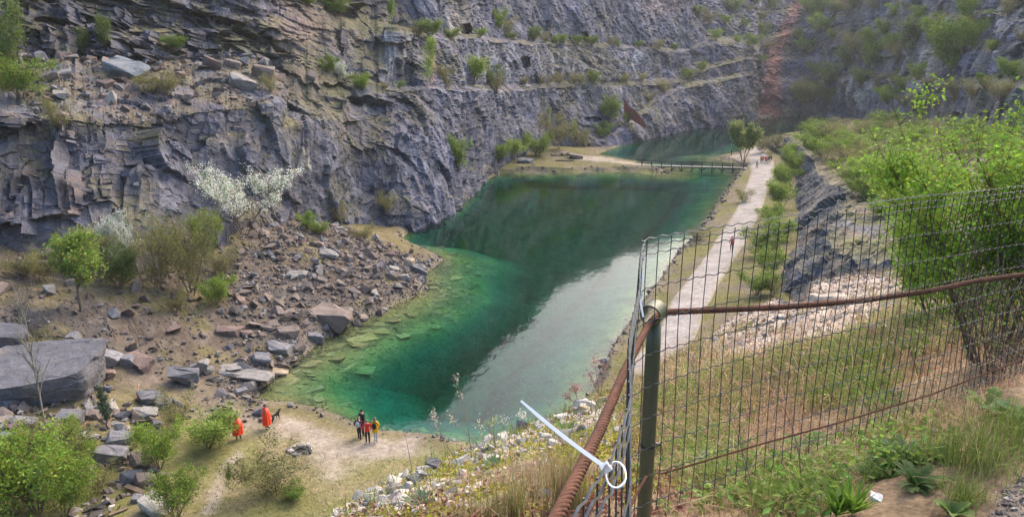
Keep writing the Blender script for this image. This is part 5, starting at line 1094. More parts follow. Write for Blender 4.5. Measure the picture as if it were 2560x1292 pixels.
upper_scr = [(2240, 40), (2270, 30), (2320, 80), (2350, 60), (2260, 230), (2290, 200), (2320, 230), (2340, 270), (2390, 250), (2430, 250), (2460, 220), (2500, 250), (2530, 200), (2480, 60), (2520, 40), (2440, 90), (2220, 260), (2260, 270)]
scatter_plants(['green0', 'olive0', 'lime0', 'olive1'], upper_scr, (24, 50), 'shrub on the ledges at the near end of the right wall', 'shrubs on the near right wall')
# small greens in the lower left thickets
scatter_plants(['green0', 'olive0'], [(250, 640), (420, 640), (560, 690), (540, 760), (100, 700), (60, 690), (440, 780)], (45, 70), 'low scrub among the thicket at the foot of the left cliff', 'scrub under the left cliff', (1.0, 1.5))

# ------------------------------------------------------------------ grass on the quarry floor
r = np.random.default_rng(31)
wlg = (wl * (1 - wb_) * (fd > .5) + .8 * ws_ * (fd > .5) * (FG[..., 1].ravel() > 150)).reshape(fdg.shape)
gp, gi, gj = sample_grid(FG, wlg * sstep(-.5, .2, (a1 + a2).reshape(fdg.shape) + .2), 30000, r)
ncol = np.array([(.20, .24, .06), (.26, .25, .08), (.31, .27, .12)])[np.clip((r.random(len(gp)) * 1.4 + .8 * (a2.reshape(fdg.shape)[gi, gj])).astype(int) + (r.random(len(gp)) < .3), 0, 2)] * r.uniform(.8, 1.2, (len(gp), 1))
grass('meadow_grass', gp, r.uniform(.05, .14, len(gp)), r.uniform(.03, .05, len(gp)), ncol, 'short green and straw coloured grass on the lower lawn', r, 1.4)
pdq = path_dist(q2).reshape(fdg.shape)
wv2 = (wr.reshape(fdg.shape)) * (fdg > .8) * (pdq > .2) * (FG[..., 1] < 240)
gp, gi, gj = sample_grid(FG, wv2, 22000, r); ncol = np.array([(.20, .23, .05), (.27, .26, .08), (.33, .28, .13)])[r.integers(0, 3, len(gp))] * r.uniform(.8, 1.2, (len(gp), 1))
grass('verge_grass', gp, r.uniform(.08, .28, len(gp)), r.uniform(.05, .09, len(gp)), ncol, 'rough grass on the verges of the gravel road', r, 1.0)
# ------------------------------------------------------------------ fence: post, mesh, cables, ties
def fz(x, y): return drop(x, y, 40, [bank])
GREENP = colored('green_paint', ((3, .12, 4), (25, .10, 3)), ((60, .08),), .45, .45, base=(.075, .088, .048)); WIRE = colored('coated_wire', ((20, .2, 3),), (), .45, .5, base=(.045, .05, .05)); GALV = colored('galvanised_wire', ((40, .25, 3),), (), .35, .5, base=(.10, .105, .11))
GALV.node_tree.nodes['Principled BSDF'].inputs['Metallic'].default_value = .45
RCAB = colored('rusty_cable', ((25, .35, 4), (120, .3, 3)), ((90, .4),), .85, .3, base=(.12, .052, .032)); RCAB2 = RCAB
NYL = colored('white_nylon', ((30, .05, 2),), (), .35, .5, base=(.80, .81, .82)); NYLB = colored('black_nylon', ((30, .05, 2),), (), .4, .4, base=(.02, .02, .022))
pp = at(1631., 900., 2.15); PX, PYY = pp[0], pp[1]; PTOP = 24.27
post = thing('fence_post', Vector((PX, PYY, 23.2)), 'green painted steel fence post with a pipe ring on top', 'fence post')
mb = MB(); mb.tube([(0, 0, -.5), (0, 0, .90), (0, 0, .98), (0, 0, PTOP - 23.2 + .0)], [.0222, .0222, .0218, .020], 24); o = mb.build('tube', GREENP, post, smooth=True)
# the pipe ring: a short thick-walled pipe lying on its side
def pipe(ax, c_, ro, ri, L_, nm, m, par):
    ax = np.array(ax, float); ax /= np.linalg.norm(ax); a_ = np.cross(ax, [0, 0, 1.]); a_ /= np.linalg.norm(a_); b_ = np.cross(ax, a_); n = 36; th = np.linspace(0, 6.2832, n + 1)[:-1]; ring = np.cos(th)[:, None] * a_ + np.sin(th)[:, None] * b_
    V = np.concatenate([np.asarray(c_) + ring * r_ + ax * s_ for r_, s_ in ((ro, -L_ / 2), (ro, L_ / 2), (ri, L_ / 2), (ri, -L_ / 2))]); q = [(k * n + j, k * n + (j + 1) % n, ((k + 1) % 4) * n + (j + 1) % n, ((k + 1) % 4) * n + j) for k in range(4) for j in range(n)]
    mb = MB(); mb.add(V, (), q); o = mb.build(nm, m, par, smooth=True); e = o.modifiers.new('e', 'EDGE_SPLIT'); e.split_angle = .6; return o
pipe((-.62, -.95, -.10), (-.005, -.005, PTOP - 23.2 + .028), .0320, .0270, .050, 'pipe_ring', GREENP, post)
# fence line: the corner at the post, one run to the right, one towards the viewer
c0 = at(1602., 640., 1.96)[:2]; c1 = at(2560., 640., 2.98)[:2]; c1 = c0 + (c1 - c0) * 1.12; NRP = np.array([c0, (.285, 1.6), (.225, 1.25), (.164, .947), (.115, .786), (.06, .67), (-.05, .54)]); NL = np.r_[0, np.cumsum(np.linalg.norm(np.diff(NRP, axis=0), axis=1))]; cN = NRP[2]
ZT = 24.535
def rline(s):                       # right run with a rounded corner
    return c0 + (c1 - c0) * s
LR = float(np.linalg.norm(c1 - c0)); Ln = float(NL[-1]); Lc = float(np.linalg.norm(cN - c0))
def fpos(s):                        # metres along the fence, 0 at the corner, + to the right, - towards the viewer
    R_ = .05
    if s > R_: return c0 + (c1 - c0) * (s / LR)
    if s < -R_: return np.array([np.interp(-s, NL, NRP[:, 0]), np.interp(-s, NL, NRP[:, 1])])
    t = (s + R_) / (2 * R_); A = np.array([np.interp(R_, NL, NRP[:, 0]), np.interp(R_, NL, NRP[:, 1])]); B = c0 + (c1 - c0) * (R_ / LR); return (1 - t) ** 2 * A + 2 * t * (1 - t) * c0 + t * t * B
rowz = [ZT, ZT - .021, ZT - .044] + [ZT - .044 - .098 * k for k in range(1, 9)]
fence = thing('wire_fence', Vector((c0[0], c0[1], 23.6)), 'welded wire mesh fence in front of the slope with a crimped wire top', 'fence')
FO = np.array([c0[0], c0[1], 23.6])
def bowx(s, z): return .006 * math.sin(s * 5 + z * 7) + .004 * math.sin(s * 11.3)
vs_ = list(np.arange(.02, LR, .0455)) + list(-np.arange(.035, Ln - .02, .0455))
nrm_r = np.array([-(c1 - c0)[1], (c1 - c0)[0]]) / LR; nrm_n = np.array([-(cN - c0)[1], (cN - c0)[0]]) / Lc
for i, s in enumerate(vs_):
    q = fpos(s); nr = nrm_r if s > 0 else nrm_n; zb = max((fz(q[0], q[1]) or 23.6) - .02, ZT - .86); zz = np.linspace(zb, ZT, 9)
    P_ = np.array([(*(q + nr * bowx(s, z)), z) for z in zz]) - FO; mb = MB(); mb.tube(P_, .0014, 5); mb.build('vertical_wire', WIRE if s > 0 else GALV, fence)
for i, z in enumerate(rowz):
    for run, (sa, sb) in enumerate(((-.055, LR), (-Ln, -.05))):
        ss = np.arange(sa, sb, .0455 / 6); P_ = []
        for s in ss:
            q = fpos(s); nr = nrm_r if s > -.02 else nrm_n; ph = ((s - .02) / .0455) % 1.0; cr_ = .0035 * (1 if ph < .5 else -1) * min(1, 4 * min(ph % .5, .5 - ph % .5)); q = q + nr * (bowx(s, z) + .0024); P_.append((q[0], q[1], z + cr_ + (.012 * math.sin(s * 2.1) if s > 0 else 0)))
        mb = MB(); mb.tube(np.array(P_) - FO, .0016 if run == 0 else .0018, 5); mb.build('crimped_wire', WIRE if (run == 0 and i > 2) else GALV, fence)
# rusty steel cables
def cable(name, pts, rad, label, strands=6, lay=.10, k=6):
    pts = np.asarray(pts, float); n0 = len(pts); L_ = np.r_[0, np.cumsum(np.linalg.norm(np.diff(pts, axis=0), axis=1))]; n = int(L_[-1] / lay * 14) + 2; s = np.linspace(0, L_[-1], n); C_ = np.stack([np.interp(s, L_, pts[:, q]) for q in range(3)], -1)
    for _ in range(30): C_[1:-1] = C_[1:-1] * .5 + (C_[:-2] + C_[2:]) * .25
    t = np.gradient(C_, axis=0); t /= np.linalg.norm(t, axis=1)[:, None]; a_ = np.cross(t, [0, 0, 1.]); a_ /= np.linalg.norm(a_, axis=1)[:, None]; b_ = np.cross(t, a_)
    root = thing(name, Vector(C_[0]), label, 'steel cable')
    for q in range(strands):
        th = s / lay * 6.2832 + q * 6.2832 / strands; P_ = C_ + (np.cos(th)[:, None] * a_ + np.sin(th)[:, None] * b_) * rad * .62 - C_[0]; mb = MB(); mb.tube(P_, rad * .42, k); mb.build('strand', RCAB, root, smooth=True)
    mb = MB(); mb.tube(C_[::4] - C_[0], rad * .5, 6); mb.build('core', RCAB, root, smooth=True)
    return root
ring = np.array([PX, PYY, PTOP + .012])
cab = [at(2680., 668., 3.2), at(2560., 686., 3.02), at(2440., 702., 2.84), at(2330., 726., 2.70), at(2150., 752., 2.56), at(1950., 768., 2.38), at(1760., 776., 2.25), at(1660., 780., 2.18), ring + [.012, .02, 0], ring + [-.02, -.03, -.006], at(1606., 840., 1.97), at(1560., 930., 1.62), at(1500., 1075., 1.25), at(1440., 1195., 1.03), at(1392., 1292., .90), at(1350., 1380., .80), at(1290., 1520., .68)]
cable('rusty_cable', cab, .0100, 'thick rusty steel cable running through the pipe ring and down to the left', 6, .085)
low = [at(2680., 862., 3.2), at(2560., 897., 3.02), at(2330., 985., 2.72), at(2100., 1055., 2.46), at(1900., 1110., 2.33), at(1700., 1170., 2.18), at(1652., 1184., 2.15)]
cable('thin_rusty_cable', low, .0032, 'thin rusty cable along the lower part of the wire fence', 4, .05, 5)
low2 = [at(1616., 1190., 2.02), at(1585., 1245., 1.86), at(1560., 1300., 1.72), at(1530., 1400., 1.5)]
cable('thin_rusty_cable', low2, .004, 'short thin rusty cable left of the fence post, behind the wires', 4, .05, 5)
# cable ties
def ribbon(mb, P_, w, t, nrm):
    P_ = np.asarray(P_, float); T_ = np.gradient(P_, axis=0); T_ /= np.linalg.norm(T_, axis=1)[:, None]; nn_ = np.broadcast_to(np.asarray(nrm, float), P_.shape); S = np.cross(T_, nn_); S /= np.linalg.norm(S, axis=1)[:, None]; U = np.cross(S, T_); w = np.broadcast_to(np.asarray(w, float), (len(P_),))[:, None]
    V = np.stack([P_ - S * w / 2 - U * t / 2, P_ + S * w / 2 - U * t / 2, P_ + S * w / 2 + U * t / 2, P_ - S * w / 2 + U * t / 2], 1).reshape(-1, 3); n = len(P_)
    mb.add(V, (), [(4 * i + j, 4 * i + (j + 1) % 4, 4 * i + 4 + (j + 1) % 4, 4 * i + 4 + j) for i in range(n - 1) for j in range(4)] + [(0, 1, 2, 3), (4 * n - 1, 4 * n - 2, 4 * n - 3, 4 * n - 4)])
TD = .87; view = -rays(1500., 1150.); hd_ = at(1515., 1168., TD)
tie = thing('cable_tie', Vector(hd_), 'white nylon cable tie with a long free tail around the fence wires', 'cable tie')
tail = np.array([at(1515. + (1302 - 1515) * t, 1168. + (1001 - 1168) * t + 10 * math.sin(t * 3.1) * .6, TD + .05 * t) for t in np.linspace(0, 1, 14)]) - hd_
mb = MB(); ribbon(mb, tail, np.interp(np.linspace(0, 1, 14), [0, .8, 1], [.0054, .0048, .0026]), .0016, view + np.array([.3, 0, .3])); mb.build('tail', NYL, tie)
lp = [at(1540. + 24 * math.cos(a_) - 0, 1186. - 32 * math.sin(a_), TD + .028 * math.sin(a_ * 1.0 - .4)) for a_ in np.linspace(math.radians(150), math.radians(-200), 40)]
mb = MB(); ribbon(mb, np.array(lp) - hd_, .0055, .0014, np.array([at(1540. + 40 * math.cos(a_), 1186. - 45 * math.sin(a_), TD) - at(1540., 1186., TD) for a_ in np.linspace(math.radians(150), math.radians(-200), 40)])); mb.build('loop', NYL, tie, smooth=False)
mb = MB(); R_ = np.array(Matrix.Rotation(-.65, 3, 'Y') @ Matrix.Rotation(.3, 3, 'X')); mb.box((0, 0, 0), (.0105, .008, .0095), R_); mb.build('lock', NYL, tie)
t2 = at(1600., 672., 1.99); tie2 = thing('cable_tie', Vector(t2), 'small white cable tie at the top corner of the wire fence', 'cable tie')
mb = MB(); ribbon(mb, np.array([at(x, y, d_) for x, y, d_ in ((1601., 672., 1.98), (1606., 690., 1.97), (1602., 715., 1.96), (1600., 745., 1.95), (1605., 775., 1.93), (1608., 792., 1.92))]) - t2, .005, .0014, view); mb.build('tail', NYL, tie2)
mb = MB(); mb.box((0, 0, 0), (.010, .008, .008)); mb.build('lock', NYL, tie2)
zt_ = at(1631., 1140., 2.15)[2]; tie3 = thing('cable_tie', Vector((PX, PYY, zt_)), 'black cable tie strapped round the green fence post', 'cable tie')
mb = MB(); ribbon(mb, [(math.cos(a_) * .0242, math.sin(a_) * .0242, .004 * math.sin(a_)) for a_ in np.linspace(0, 6.4, 30)], .005, .0015, [(math.cos(a_), math.sin(a_), 0) for a_ in np.linspace(0, 6.4, 30)]); mb.build('loop', NYLB, tie3)
mb = MB(); mb.box((.030, -.006, .002), (.013, .008, .008)); mb.build('lock', NYLB, tie3)

# ------------------------------------------------------------------ the near bank: stones, moss, grass, weeds
r = np.random.default_rng(41)
g1g = g1 + .5 * g2
vis = (bs > 2.0) & (bs < 5.25) & (bpx_ > 560) & (bpx_ < 2650)
wst_ = (np.maximum(rub, .04) * 1.0 + mound * .55) * vis + trk * .0
B1, bi, bj = sample_grid(BP, wst_, 6000, r)
zs = np.clip(.042 * r.random(len(B1)) ** -.5, .03, .26) * np.clip(np.linalg.norm(B1[:, :2], axis=1) / 9, .55, 1.1) * np.where(mound[bi, bj] > .35, .62, 1.0)
pal = np.array([WHITE, PALE, (.50, .42, .36), WHITE, (.55, .46, .40)])
rubble('gravel', B1, zs, np.where((mound[bi, bj] > .35)[:, None], np.array([PALE, (.40, .33, .27), (.34, .28, .23), WHITE])[r.integers(0, 4, len(B1))], pal[r.integers(0, 5, len(B1))]), bank, r, .6, .12)
B3, _, _ = sample_grid(BP, np.clip(rub * 1.3, 0, 1) * vis, 4200, r); rubble('fine_gravel', B3, np.clip(.022 * r.random(len(B3)) ** -.4, .018, .09), np.array([WHITE, (.50, .42, .38), PALE, (.42, .33, .29)])[r.integers(0, 4, len(B3))], bank, r, .6, .1, nbig=0)
B2, _, _ = sample_grid(BP, trk * (bs < 3.2), 1700, r); rubble('grit', B2, np.clip(.005 * r.random(len(B2)) ** -.5, .004, .020), np.array([(.30, .26, .22), (.42, .38, .33), BROWN, BROWN])[r.integers(0, 4, len(B2))], bank, r, .6, .1, nbig=60)
for px, py, w, lab, cl_, dm in ((1003, 1262, 46, 'white rounded rock, the largest in the near rubble', WHITE, (1, .7, .75)), (1005, 1240, 44, 'white angular rock just behind the largest one', WHITE, (1, .7, .5)), (1085, 1170, 40, 'dark lichened rock on the crest of the near bank', (.13, .13, .14), (1, .8, .8)), (1225, 1148, 46, 'flat white rock on the crest under the dry weeds', WHITE, (1, .6, .35)), (1365, 1098, 40, 'white rock with a pointed top left of the rusty cable', WHITE, (1, .6, .6)), (1462, 1032, 30, 'tan rock at the bend of the near bank', (.42, .34, .24), (1, .8, .9)), (1062, 1195, 30, 'grey white rock right below the dark lichened one', PALE, (.8, .7, .9)), (1372, 1050, 34, 'pale block at the upper edge of the near rubble', WHITE, (1, .7, .5)), (2188, 1248, 30, 'white stone half hidden in the weeds below the fence', (.75, .74, .72), (1, .7, .7)), (2060, 762, 120, 'pale limestone ledge on the left shoulder of the mound', (.46, .39, .32), (1, .5, .35))):
    boulder('rock', px, py, w, 0, lab, cl_, dm, r.uniform(-.5, .5), (r.normal(0, .12), r.normal(0, .12)), 400 + px, objs=[bank], cat='rock')
# moss cushions: tiny dense leaves hugging the soil
MO, mi, mj = sample_grid(BP, moss * vis * (bs > 2.15) * (1 - .7 * rub), 22000, r)
lm = MB(); MO = MO + r.normal(0, .012, MO.shape) + np.array([0, 0, .015]); leaves(lm, MO, .028, (.36, .33, .04), r, .8, .8, .35); tag(lm.build('moss', M['leaf']), 'yellow green moss cushions over the near bank', 'moss', kind='stuff')
RE, _, _ = sample_grid(BP, (1 - sstep(1600, 1800, bpx_)) * sstep(-.1, .3, -g1 + .4 * g2) * vis * (bs > 2.2), 15000, r)
lm = MB(); leaves(lm, RE + r.normal(0, .015, RE.shape) + np.array([0, 0, .02]), .030, (.24, .095, .075), r, .5, .6, .4); tag(lm.build('stonecrop', M['leaf']), 'reddish stonecrop and dead leaves over the near bank', 'ground cover', kind='stuff')
# dry grass and green grass
near = np.clip(4.0 / np.linalg.norm(BP[..., :2], axis=-1), .15, 1.6)
wd = vis * (straw * sstep(-.45, .2, g1g + .3) * (1 - mound * .9) + .22 * (1 - sstep(1300, 1500, bpx_)) * sstep(2.2, 2.6, bs) * (bs < 3.6)) * near * (1 - trk)
D1, di, dj = sample_grid(BP, wd, 22000, r); dn = np.linalg.norm(D1[:, :2], axis=1)
dc = np.array([(.42, .29, .17), (.48, .36, .22), (.33, .20, .13), (.38, .24, .17)])[r.integers(0, 4, len(D1))] * r.uniform(.75, 1.2, (len(D1), 1))
grass('dry_grass', D1, r.uniform(.05, .20, len(D1)) * np.clip(dn / 4, .8, 1.8), np.clip(.0011 * dn, .002, .012) * r.uniform(.7, 1.3, len(D1)), dc, 'dry straw coloured grass behind the wire fence', r, 1.3)
wg = vis * (straw * sstep(-.15, .3, g1 + .5 * g2 + .05) * (1 - mound) + .10 * (1 - straw)) * near * (1 - trk)
lush = np.clip(1.2 * blob(2130, 960, 90, 50) + blob(1990, 1240, 170, 60) + blob(2250, 1180, 110, 80) + blob(2380, 800, 150, 60)  + blob(2150, 1290, 150, 50) + .8 * blob(1760, 1150, 70, 90), 0, 1)
G1, _, _ = sample_grid(BP, wg + 2.2 * lush * vis * near * (1 - mound) * (1 - trk), 25000, r); dn = np.linalg.norm(G1[:, :2], axis=1); gc = np.array([(.19, .29, .05), (.24, .31, .07), (.14, .24, .06), (.28, .29, .09)])[r.integers(0, 4, len(G1))] * r.uniform(.75, 1.2, (len(G1), 1))
grass('green_grass', G1, r.uniform(.05, .17, len(G1)) * np.clip(dn / 4, .8, 1.8), np.clip(.0012 * dn, .0025, .014) * r.uniform(.7, 1.3, len(G1)), gc, 'fresh green grass and herbs on the near bank', r, .6)
D2, _, _ = sample_grid(BP, vis * straw * (1 - mound) * near * (1 - trk) * sstep(-.3, .3, g1 - g2), 900, r); dn = np.linalg.norm(D2[:, :2], axis=1)
grass('dead_stalks', D2, r.uniform(.15, .55, len(D2)), np.clip(.0012 * dn, .002, .010), np.array([(.14, .095, .07), (.20, .14, .10), (.27, .19, .12)])[r.integers(0, 3, len(D2))], 'thin brown dead stalks standing in the grass behind the fence', r, .5, 'dead stalks')
# leafy herbs scattered behind the fence
HB, _, _ = sample_grid(BP, vis * (straw * sstep(.1, .4, g1 + .6 * g2) * (1 - mound) + 1.5 * lush) * near * (bs < 4.7) * (1 - trk), 2100, r)
hc = np.repeat(HB, 18, 0); dh = np.linalg.norm(hc[:, :2], axis=1); lm = MB(); leaves(lm, hc + r.normal(0, .035, hc.shape) * np.clip(dh / 4, .7, 2)[:, None] + np.array([0, 0, .05]), .034, (.20, .30, .065), r, .7, .5, .4); tag(lm.build('herb_leaves', M['leaf']), 'small green herbs mixed into the grass behind the fence', 'herbs', kind='stuff')
def tuft(px, py, n, h, label, cols, lean=.45, rad=.05, w=.003):
    p = np.array(hit(px, py, [bank])); q = p + np.c_[r.normal(0, rad, n), r.normal(0, rad, n), np.zeros(n) - .01]; c_ = np.array(cols)[r.integers(0, len(cols), n)] * r.uniform(.75, 1.25, (n, 1)); mb = MB(); V, f3, f4, cc = blades(q - p, r.uniform(.5, 1, n) * h, np.full(n, w), c_, r, lean); mb.add(V, f3, f4, cc); tag(mb.build('grass_tuft', M['grass'], None, Vector(p)), label, 'grass tuft')
GR_, DR_ = [(.17, .24, .05), (.24, .28, .08)], [(.50, .39, .22), (.40, .29, .16)]
tuft(1285, 1292, 320, .30, 'green and straw tuft at the bottom left of the rusty cable', GR_ + DR_, .4, .06); tuft(1170, 1300, 180, .22, 'smaller green tuft left of the cable tuft', GR_ + DR_, .5, .06); tuft(1420, 1275, 420, .42, 'tall straw tuft right behind the rusty cable', DR_ + DR_ + GR_, .3, .05); tuft(1345, 1230, 160, .35, 'thin straw tuft beside the cable tie tail', DR_, .6, .07)
tuft(2440, 1165, 420, .22, 'soft green tuft at the edge of the track', GR_, .7, .07, .0025); tuft(2550, 1105, 380, .20, 'soft green tuft at the right edge by the track', GR_, .6, .07, .0025); tuft(2410, 1250, 260, .12, 'low green tuft beside the gritty track', GR_, .6, .035, .0025); tuft(2330, 1060, 300, .22, 'dry flattened tuft under the end of the fence', DR_, 1.0, .10, .0025); tuft(2470, 1060, 300, .16, 'dry flattened tuft below the broad leaves', DR_, 1.2, .12, .0025); tuft(1960, 1285, 200, .2, 'green tuft at the foot of the fence', GR_, .5, .06); tuft(2060, 1020, 260, .3, 'green tuft in the middle of the slope behind the fence', GR_, .5, .12, .004); tuft(1790, 1230, 220, .22, 'green tuft behind the fence right of the post', GR_ + DR_, .5, .08)
def broad(px, py, n, L_, wd_, label, col, name='broadleaf_plant', curl=.6, upw=.9):
    """a rosette of long toothed leaves with a midrib"""
    p = hit(px, py, [bank]); o = thing(name, p, label, 'plant'); rb = np.random.default_rng(int(px))
    for k in range(n):
        a_ = k * 2.4 + rb.normal(0, .2); l_ = L_ * rb.uniform(.65, 1.1); m_ = 9; t = np.linspace(0, 1, m_); el_ = upw * rb.uniform(.6, 1.1); d_ = np.array([math.cos(a_), math.sin(a_), 0])
        mid = d_ * (l_ * t * math.cos(el_))[:, None] + np.array([0, 0, 1.0]) * (l_ * (t * math.sin(el_) - curl * t ** 2.2 * .6))[:, None]; s = np.cross(d_, [0, 0, 1.0]); ww_ = wd_ * np.sin(np.clip(t * .92 + .06, 0, 1) * math.pi) ** .8 * (1 + .25 * np.where(np.arange(m_) % 2, 1, -1)) * rb.uniform(.8, 1.1)
        V = np.stack([mid - s * ww_[:, None] * .5 + np.array([0, 0, 1]) * (ww_ * .18)[:, None], mid, mid + s * ww_[:, None] * .5 + np.array([0, 0, 1]) * (ww_ * .18)[:, None]], 1).reshape(-1, 3)
        mb = MB(); mb.add(V, (), [(3 * i + j, 3 * i + j + 1, 3 * i + 4 + j, 3 * i + 3 + j) for i in range(m_ - 1) for j in (0, 1)], np.array(col) * rb.uniform(.8, 1.2)); mb.build('leaf', M['leaf'], o)
LB = (.19, .30, .07)
broad(2470, 1030, 11, .16, .05, 'broad-leaved green weed at the end of the wire fence', LB); broad(2550, 1055, 10, .17, .055, 'second broad-leaved weed cut by the right edge', (.14, .26, .09)); broad(2130, 1285, 70, .13, .009, 'narrow-leaved bright green weed below the fence', (.20, .34, .05), curl=.2, upw=1.2); broad(2090, 1290, 50, .12, .009, 'narrow-leaved weed left of the brightest one', (.18, .32, .05), curl=.2, upw=1.2); broad(2380, 1290, 11, .10, .035, 'low broad-leaved rosette at the bottom edge', (.15, .23, .06)); broad(1225, 1165, 12, .14, .04, 'bluish green rosette in the near rubble', (.17, .26, .15), curl=.3); broad(1045, 1268, 14, .18, .04, 'grey green rosette beside the largest white rock', (.16, .22, .13), curl=.4); broad(1410, 1080, 10, .2, .05, 'green leafy weed on the crest left of the fence wires', (.17, .28, .08), curl=.3); broad(2010, 1130, 12, .2, .05, 'leafy green weed behind the fence', (.15, .26, .07)); broad(2190, 960, 14, .22, .05, 'broad green weed on the slope behind the fence', (.16, .28, .07)); broad(2230, 1010, 12, .18, .04, 'dark green weed behind the fence near the lower cable', (.12, .22, .06))
def pinnate(px, py, n, L_, label, col):
    p = hit(px, py, [bank]); o = thing('feathery_plant', p, label, 'plant'); rb = np.random.default_rng(int(px) + 3)
    for k in range(n):
        a_ = k * 2.4 + rb.normal(0, .2); l_ = L_ * rb.uniform(.6, 1.1); m_ = 13; t = np.linspace(0, 1, m_); el_ = rb.uniform(.5, 1.2); d_ = np.array([math.cos(a_), math.sin(a_), 0]); mid = d_ * (l_ * t * math.cos(el_))[:, None] + np.array([0, 0, 1.0]) * (l_ * (t * math.sin(el_) - .35 * t ** 2))[:, None]; s = np.cross(d_, [0, 0, 1.0]); mb = MB(); mb.tube(mid, .0012, 3, col)
        for i in range(2, m_):
            for sg in (-1, 1):
                q = mid[i]; e = q + s * sg * .020 * (1.25 - .7 * t[i]) + (mid[i] - mid[i - 1]) * .8; f_ = (mid[i] - mid[i - 1]) * .30; mb.add([q - f_, (q + e) / 2 - f_ * 1.3, e, (q + e) / 2 + f_ * 1.3, q + f_], [(0, 1, 2), (0, 2, 3), (0, 3, 4)], (), np.array(col) * rb.uniform(.85, 1.15))
        mb.build('frond', M['leaf'], o)
pinnate(2265, 1165, 40, .15, 'feathery blue green plant at the foot of the fence', (.15, .26, .10)); pinnate(2215, 1130, 22, .13, 'feathery plant left of the larger feathery one', (.13, .23, .09)); pinnate(2290, 1215, 26, .13, 'low dark leafy plant right of the white stone', (.10, .18, .05)); pinnate(2340, 1150, 18, .12, 'feathery plant nearest the soft green tufts', (.16, .26, .09)); pinnate(2030, 1180, 24, .16, 'feathery green plant behind the wires near the lower cable', (.16, .27, .07)); pinnate(1760, 1120, 22, .2, 'feathery plant on the slope right of the post', (.16, .26, .07)); pinnate(2100, 900, 26, .3, 'leafy green clump in the middle of the slope behind the fence', (.17, .29, .06)); pinnate(2300, 880, 26, .3, 'leafy green clump below the near bush', (.17, .29, .06)); pinnate(2180, 1200, 18, .12, 'feathery plant between the bright weed and the white stone', (.15, .25, .07))
# tall dry weeds on the crest
def weed(px, py, tops, label, flower=0, col=(.26, .19, .14), fc=(.46, .40, .34)):
    p = np.array(hit(px, py, [bank])); D_ = depth(p); o = thing('dry_weed', Vector(p), label, 'weed'); rb = np.random.default_rng(int(px) * 3 + int(py))
    for tx, ty in tops:
        e = at(float(tx), float(ty), D_ + rb.normal(0, .1)); t = np.linspace(0, 1, 9); bow = rb.normal(0, .03, 3); P_ = (e - p) * t[:, None] + np.sin(t * 3.14)[:, None] * bow; L_ = np.linalg.norm(e - p); mb = MB(); mb.tube(P_, np.linspace(.0045, .0016, 9) * max(D_ / 7, .5), 4, col)
        for q in range(5):
            u_ = rb.uniform(.4, .95); s = np.array([np.interp(u_, t, P_[:, k]) for k in range(3)]); d_ = rb.normal(0, 1, 3); d_[2] = abs(d_[2]) + .3; d_ = d_ / np.linalg.norm(d_) * L_ * .13; mb.tube([s, s + d_ * .6, s + d_], .0012 * max(D_ / 7, .5), 3, col)
        st_ = mb.build('stalk', M['bark'], o)
        if flower:
            lm = MB(); k = flower; u_ = rb.uniform(.72, 1.0, k); C_ = np.stack([np.interp(u_, t, P_[:, q]) for q in range(3)], -1) + rb.normal(0, .022 * D_ / 7, (k, 3)); leaves(lm, C_, .022 * D_ / 7, fc, rb, .2, .7, .3); tag(lm.build('seed_head', M['leaf'], st_), kind='stuff')
weed(1180, 1150, [(1138, 935)], 'tallest dry weed standing out against the lake', 40); weed(1150, 1165, [(1080, 1025)], 'dry weed with a bushy seed head left of the tallest one', 70, fc=(.55, .47, .44)); weed(1215, 1135, [(1120, 1040), (1195, 1050)], 'forked dry weed with pale seeds on the crest', 40, fc=(.55, .52, .42)); weed(1290, 1090, [(1305, 1028), (1250, 1045)], 'dry weed with white fluffy heads over the water', 60, fc=(.62, .62, .58)); weed(1240, 1120, [(1212, 1050), (1238, 1040)], 'thin greenish weed behind the flat white rock', 40, fc=(.40, .42, .22)); weed(1395, 1045, [(1365, 1000)], 'thin dry weed right of the cable tie tail', 14); weed(1035, 1180, [(1012, 1070)], 'single thin stalk on the lower crest', 8); weed(1130, 1170, [(1095, 1060)], 'thin leaning stalk below the bushy seed head', 6)
weed(1500, 985, [(1485, 890), (1510, 905), (1470, 930)], 'reddish dry weeds at the top of the near bank', 50, (.30, .16, .12), (.42, .25, .22)); weed(1450, 1010, [(1430, 960), (1445, 965), (1415, 985)], 'pinkish dry weed left of the rusty cable', 70, (.30, .18, .14), (.45, .28, .25))
weed(1890, 1260, [(1850, 950), (1800, 1000)], 'long dry stalks leaning left behind the fence', 0, (.22, .15, .11)); weed(2000, 1230, [(1930, 960)], 'long dry stalk crossing the fence behind the wires', 0, (.20, .13, .10)); weed(2150, 1050, [(2010, 900), (2120, 880)], 'dark stalks in the middle of the slope', 0, (.18, .12, .09)); weed(2300, 960, [(2260, 850), (2330, 800), (2230, 830)], 'brown stems below the near green bush', 0, (.22, .15, .11))

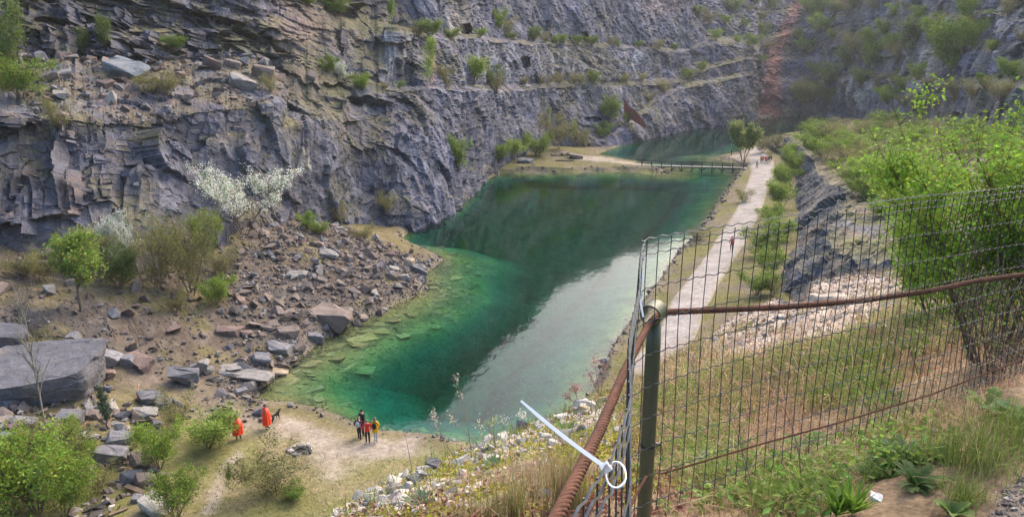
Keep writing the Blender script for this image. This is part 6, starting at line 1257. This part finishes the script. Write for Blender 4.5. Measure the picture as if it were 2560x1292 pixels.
# ------------------------------------------------------------------ the green bush beyond the fence
def near_bush(name, px, py, h, label, seed, nl, leafs, col, wide=1.0, stems=9, lean=(0, 0), D=None, dry=0, **kw):
    p = Vector(at(float(px), float(py), D)) if D else hit(px, py, [bank])
    if D: p.z = (drop(p.x, p.y, 40, [bank]) or p.z)
    o = thing(name, p, label, 'bush'); rb = np.random.default_rng(seed); L_, tips = skeleton(rb, stems, .8, H=1.0, nb=11, nt=7, bl=.5, first=.12, r0=.010, base_r=.10, lean=lean, **kw); mb = MB()
    for q, rad in L_: mb.tube(q * np.array([h * wide, h * wide, h]), np.maximum(rad * h, .0015), 5 if rad[0] > .004 else 3, (.15, .105, .075), cap=False)
    mb.build('stem', M['bark'], o, smooth=True); lm = MB(); keep = tips[tips[:, 2] > .22]; cl_ = np.repeat(keep[rb.integers(0, len(keep), nl // 6)], 6, 0) * np.array([h * wide, h * wide, h]); leaves(lm, cl_ + rb.normal(0, .045, cl_.shape), leafs, col, rb, .5, .62, .3); lm.build('foliage', M['leaf'], o)
    if dry:
        mb = MB()
        for k in range(dry):
            a_ = rb.uniform(0, 6.28); b0 = np.array([math.cos(a_) * .2, math.sin(a_) * .2, 0]) * rb.uniform(0, 1.4); e = b0 + np.array([rb.normal(0, .22), rb.normal(0, .22), rb.uniform(.3, .8)]); t = np.linspace(0, 1, 5)[:, None]; mb.tube(b0 + (e - b0) * t + np.sin(t * 3) * rb.normal(0, .04, 3), .003, 3, np.array((.30, .22, .15)) * rb.uniform(.6, 1.3))
        mb.build('dry_stem', M['bark'], o)
    return o
near_bush('leafy_bush', 2470, 900, 1.55, 'fresh green leafy bush behind the right end of the fence', 501, 21000, .029, (.25, .38, .055), .70, 10, (-.14, .1), D=5.0, dry=8)
near_bush('leafy_bush', 2640, 880, 1.42, 'leafy bush cut by the right edge behind the fence', 502, 14000, .029, (.24, .36, .055), .64, 7, (-.15, .1), D=4.7, dry=20)
near_bush('leafy_bush', 2350, 760, 1.35, 'lighter green bush just left of and behind the leafy one', 503, 7000, .036, (.26, .39, .06), .6, 6, (-.1, .1), D=7.5, dry=10)
near_bush('briar', 2490, 930, .75, 'brown tangled briar at the right end of the fence', 505, 500, .025, (.16, .24, .06), .9, 6, D=4.1, dry=30)

# ------------------------------------------------------------------ the moist air of the pit
bpy.context.view_layer.update()
lo_, hi_ = np.full(3, 1e9), np.full(3, -1e9)
for ob in (cliff, ground, terrace, bank, water):
    b_ = np.array([ob.matrix_world @ Vector(c_) for c_ in ob.bound_box]); lo_ = np.minimum(lo_, b_.min(0)); hi_ = np.maximum(hi_, b_.max(0))
lo_ -= (10, 10, 1); hi_ += (10, 10, 8); lo_ = np.minimum(lo_, (-10, -15, -13))
def _haze(t, out):
    v = N(t, 'VolumePrincipled', Density=.00017); v.inputs['Color'].default_value = (.86, .90, .95, 1); v.inputs['Anisotropy'].default_value = .2; t.links.new(v.outputs[0], out.inputs['Volume'])
mb = MB(); mb.box((lo_ + hi_) / 2, hi_ - lo_); hz = mb.build('haze', mat('haze', _haze)); tag(hz, 'thin pale haze filling the quarry', 'haze', kind='stuff')
